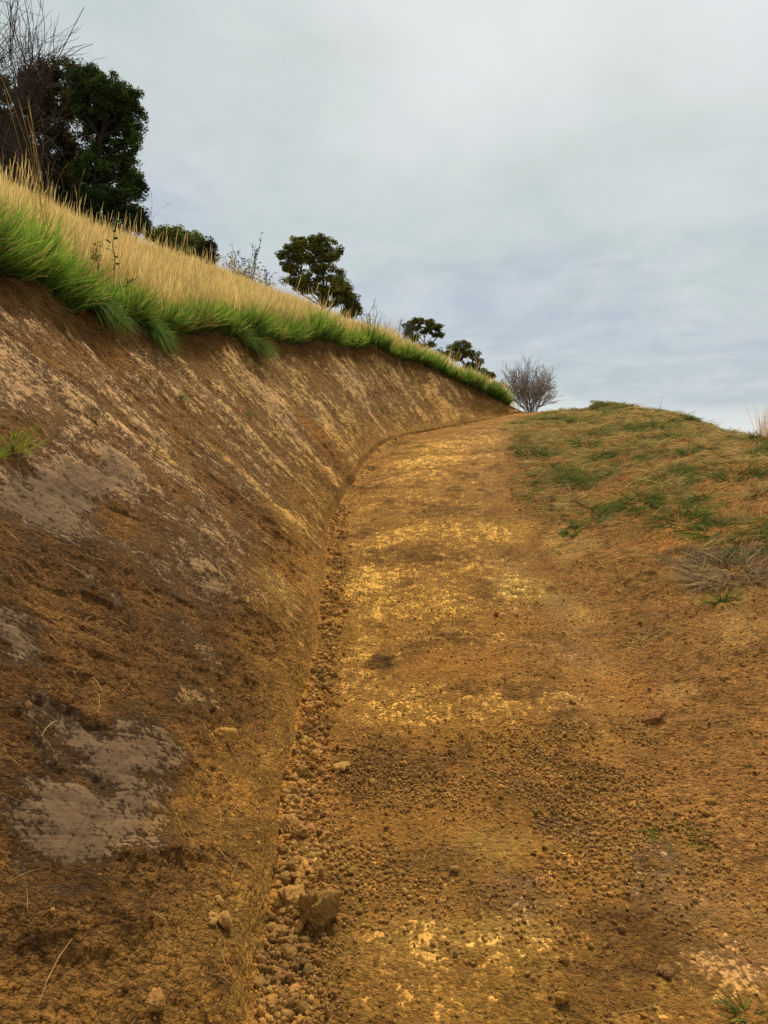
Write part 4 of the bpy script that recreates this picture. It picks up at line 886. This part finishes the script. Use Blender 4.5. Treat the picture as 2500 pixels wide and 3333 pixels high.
leaf_tree('wattle_tree', 'large round-crowned tree with clumped dark foliage, standing alone above the ridge', 'tree', 38, 1050, 1150,
  [(960, 800, 40, 30), (1010, 792, 40, 22), (1050, 790, 36, 26), (1085, 820, 22, 26), (935, 835, 30, 24), (990, 835, 40, 26), (1040, 835, 40, 28), (925, 870, 24, 16), (960, 880, 30, 18), (1020, 868, 34, 14), (1080, 838, 20, 20),
   (1010, 905, 40, 20, -1), (1060, 880, 36, 22, -1), (1095, 900, 26, 24), (1070, 930, 50, 28, -1), (1110, 945, 34, 30), (950, 915, 26, 12), (1000, 935, 40, 22), (1135, 965, 26, 26), (1150, 1000, 20, 26), (1090, 970, 50, 30), (1140, 1020, 26, 26), (1163, 1010, 8, 14)],
  3.2, .06, wat0, wat1, .13, .27, 120, sc(66, 58, 46), gz_=6.2)
b0 = P(1250, 1130, 40); b0[2] = 5.8
bare_tree('bare_shrub', 'thin grey leafless shrub between the large round tree and the open tree', 'shrub', b0,
  [P(x, y, 40 + random.uniform(-1, 1)) for x, y in ((1200, 1035), (1220, 1025), (1245, 1030), (1270, 1040), (1290, 1040), (1300, 1060), (1185, 1060))], .03, 3, sc(98, 90, 84), spread=.35, ratio=.62, nb=3, rmin=.008, upw=.2, stems=.2, buds=(2, .10, .04, sc(86, 84, 70), sc(110, 106, 90)))
leaf_tree('wattle_tree', 'small open tree with thin branches showing through its crown', 'tree', 44, 1385, 1300,
  [(1345, 1060, 26, 18), (1365, 1045, 22, 12), (1330, 1080, 18, 14), (1405, 1055, 22, 14), (1425, 1065, 14, 16), (1390, 1080, 22, 12), (1425, 1090, 14, 10), (1350, 1100, 20, 10), (1405, 1122, 10, 8), (1370, 1130, 22, 8)],
  3.4, .08, wat0, wat1, .07, .22, 60, sc(70, 62, 52), gz_=5.0)
leaf_tree('wattle_tree', 'dark spreading tree low on the ridge, left of the bare round shrub', 'tree', 40, 1500, 1300,
  [(1440, 1150, 22, 12), (1480, 1130, 26, 14), (1510, 1125, 28, 14), (1535, 1150, 26, 16), (1500, 1155, 40, 20), (1545, 1180, 24, 16), (1560, 1200, 26, 16), (1530, 1200, 30, 16), (1585, 1225, 20, 12), (1570, 1240, 30, 14), (1600, 1222, 8, 6), (1615, 1262, 12, 12), (1590, 1260, 20, 10)],
  3.2, .06, wat0, wat1, .10, .25, 110, sc(60, 52, 42), gz_=4.0)
b0 = P(1540, 1290, 26); b0[2] = 2.9
bare_tree('bare_shrub', 'few pale dead twigs in front of the dark spreading tree', 'shrub', b0,
  [P(x, y, 26) for x, y in ((1495, 1180), (1520, 1175), (1550, 1200), (1580, 1220), (1475, 1165))], .014, 2, sc(176, 166, 150), spread=.4, ratio=.6, nb=3, rmin=.005, upw=.1, stems=.3)
b0 = P(1732, 1345, 24.5); b0[2] = 3.05
bare_tree('bare_shrub', 'bare grey round shrub alone on the skyline where the path vanishes', 'shrub', b0,
  [P(x, y, 24.5 + random.uniform(-.7, .7)) for x, y in ((1665, 1215), (1680, 1225), (1690, 1215), (1705, 1210), (1715, 1222), (1725, 1208), (1735, 1215), (1745, 1212), (1755, 1222), (1765, 1220), (1775, 1230), (1785, 1245), (1790, 1265), (1655, 1235), (1655, 1262), (1785, 1290), (1660, 1290), (1700, 1240), (1740, 1240), (1770, 1260), (1680, 1260), (1670, 1240), (1685, 1235), (1700, 1230), (1720, 1235), (1735, 1230), (1750, 1235), (1765, 1240), (1778, 1255), (1660, 1275), (1690, 1270), (1760, 1280))],
  .012, 3, sc(150, 138, 128), stretch=1.3, spread=.24, ratio=.66, nb=4, rmin=.0035, upw=.12, stems=.12)
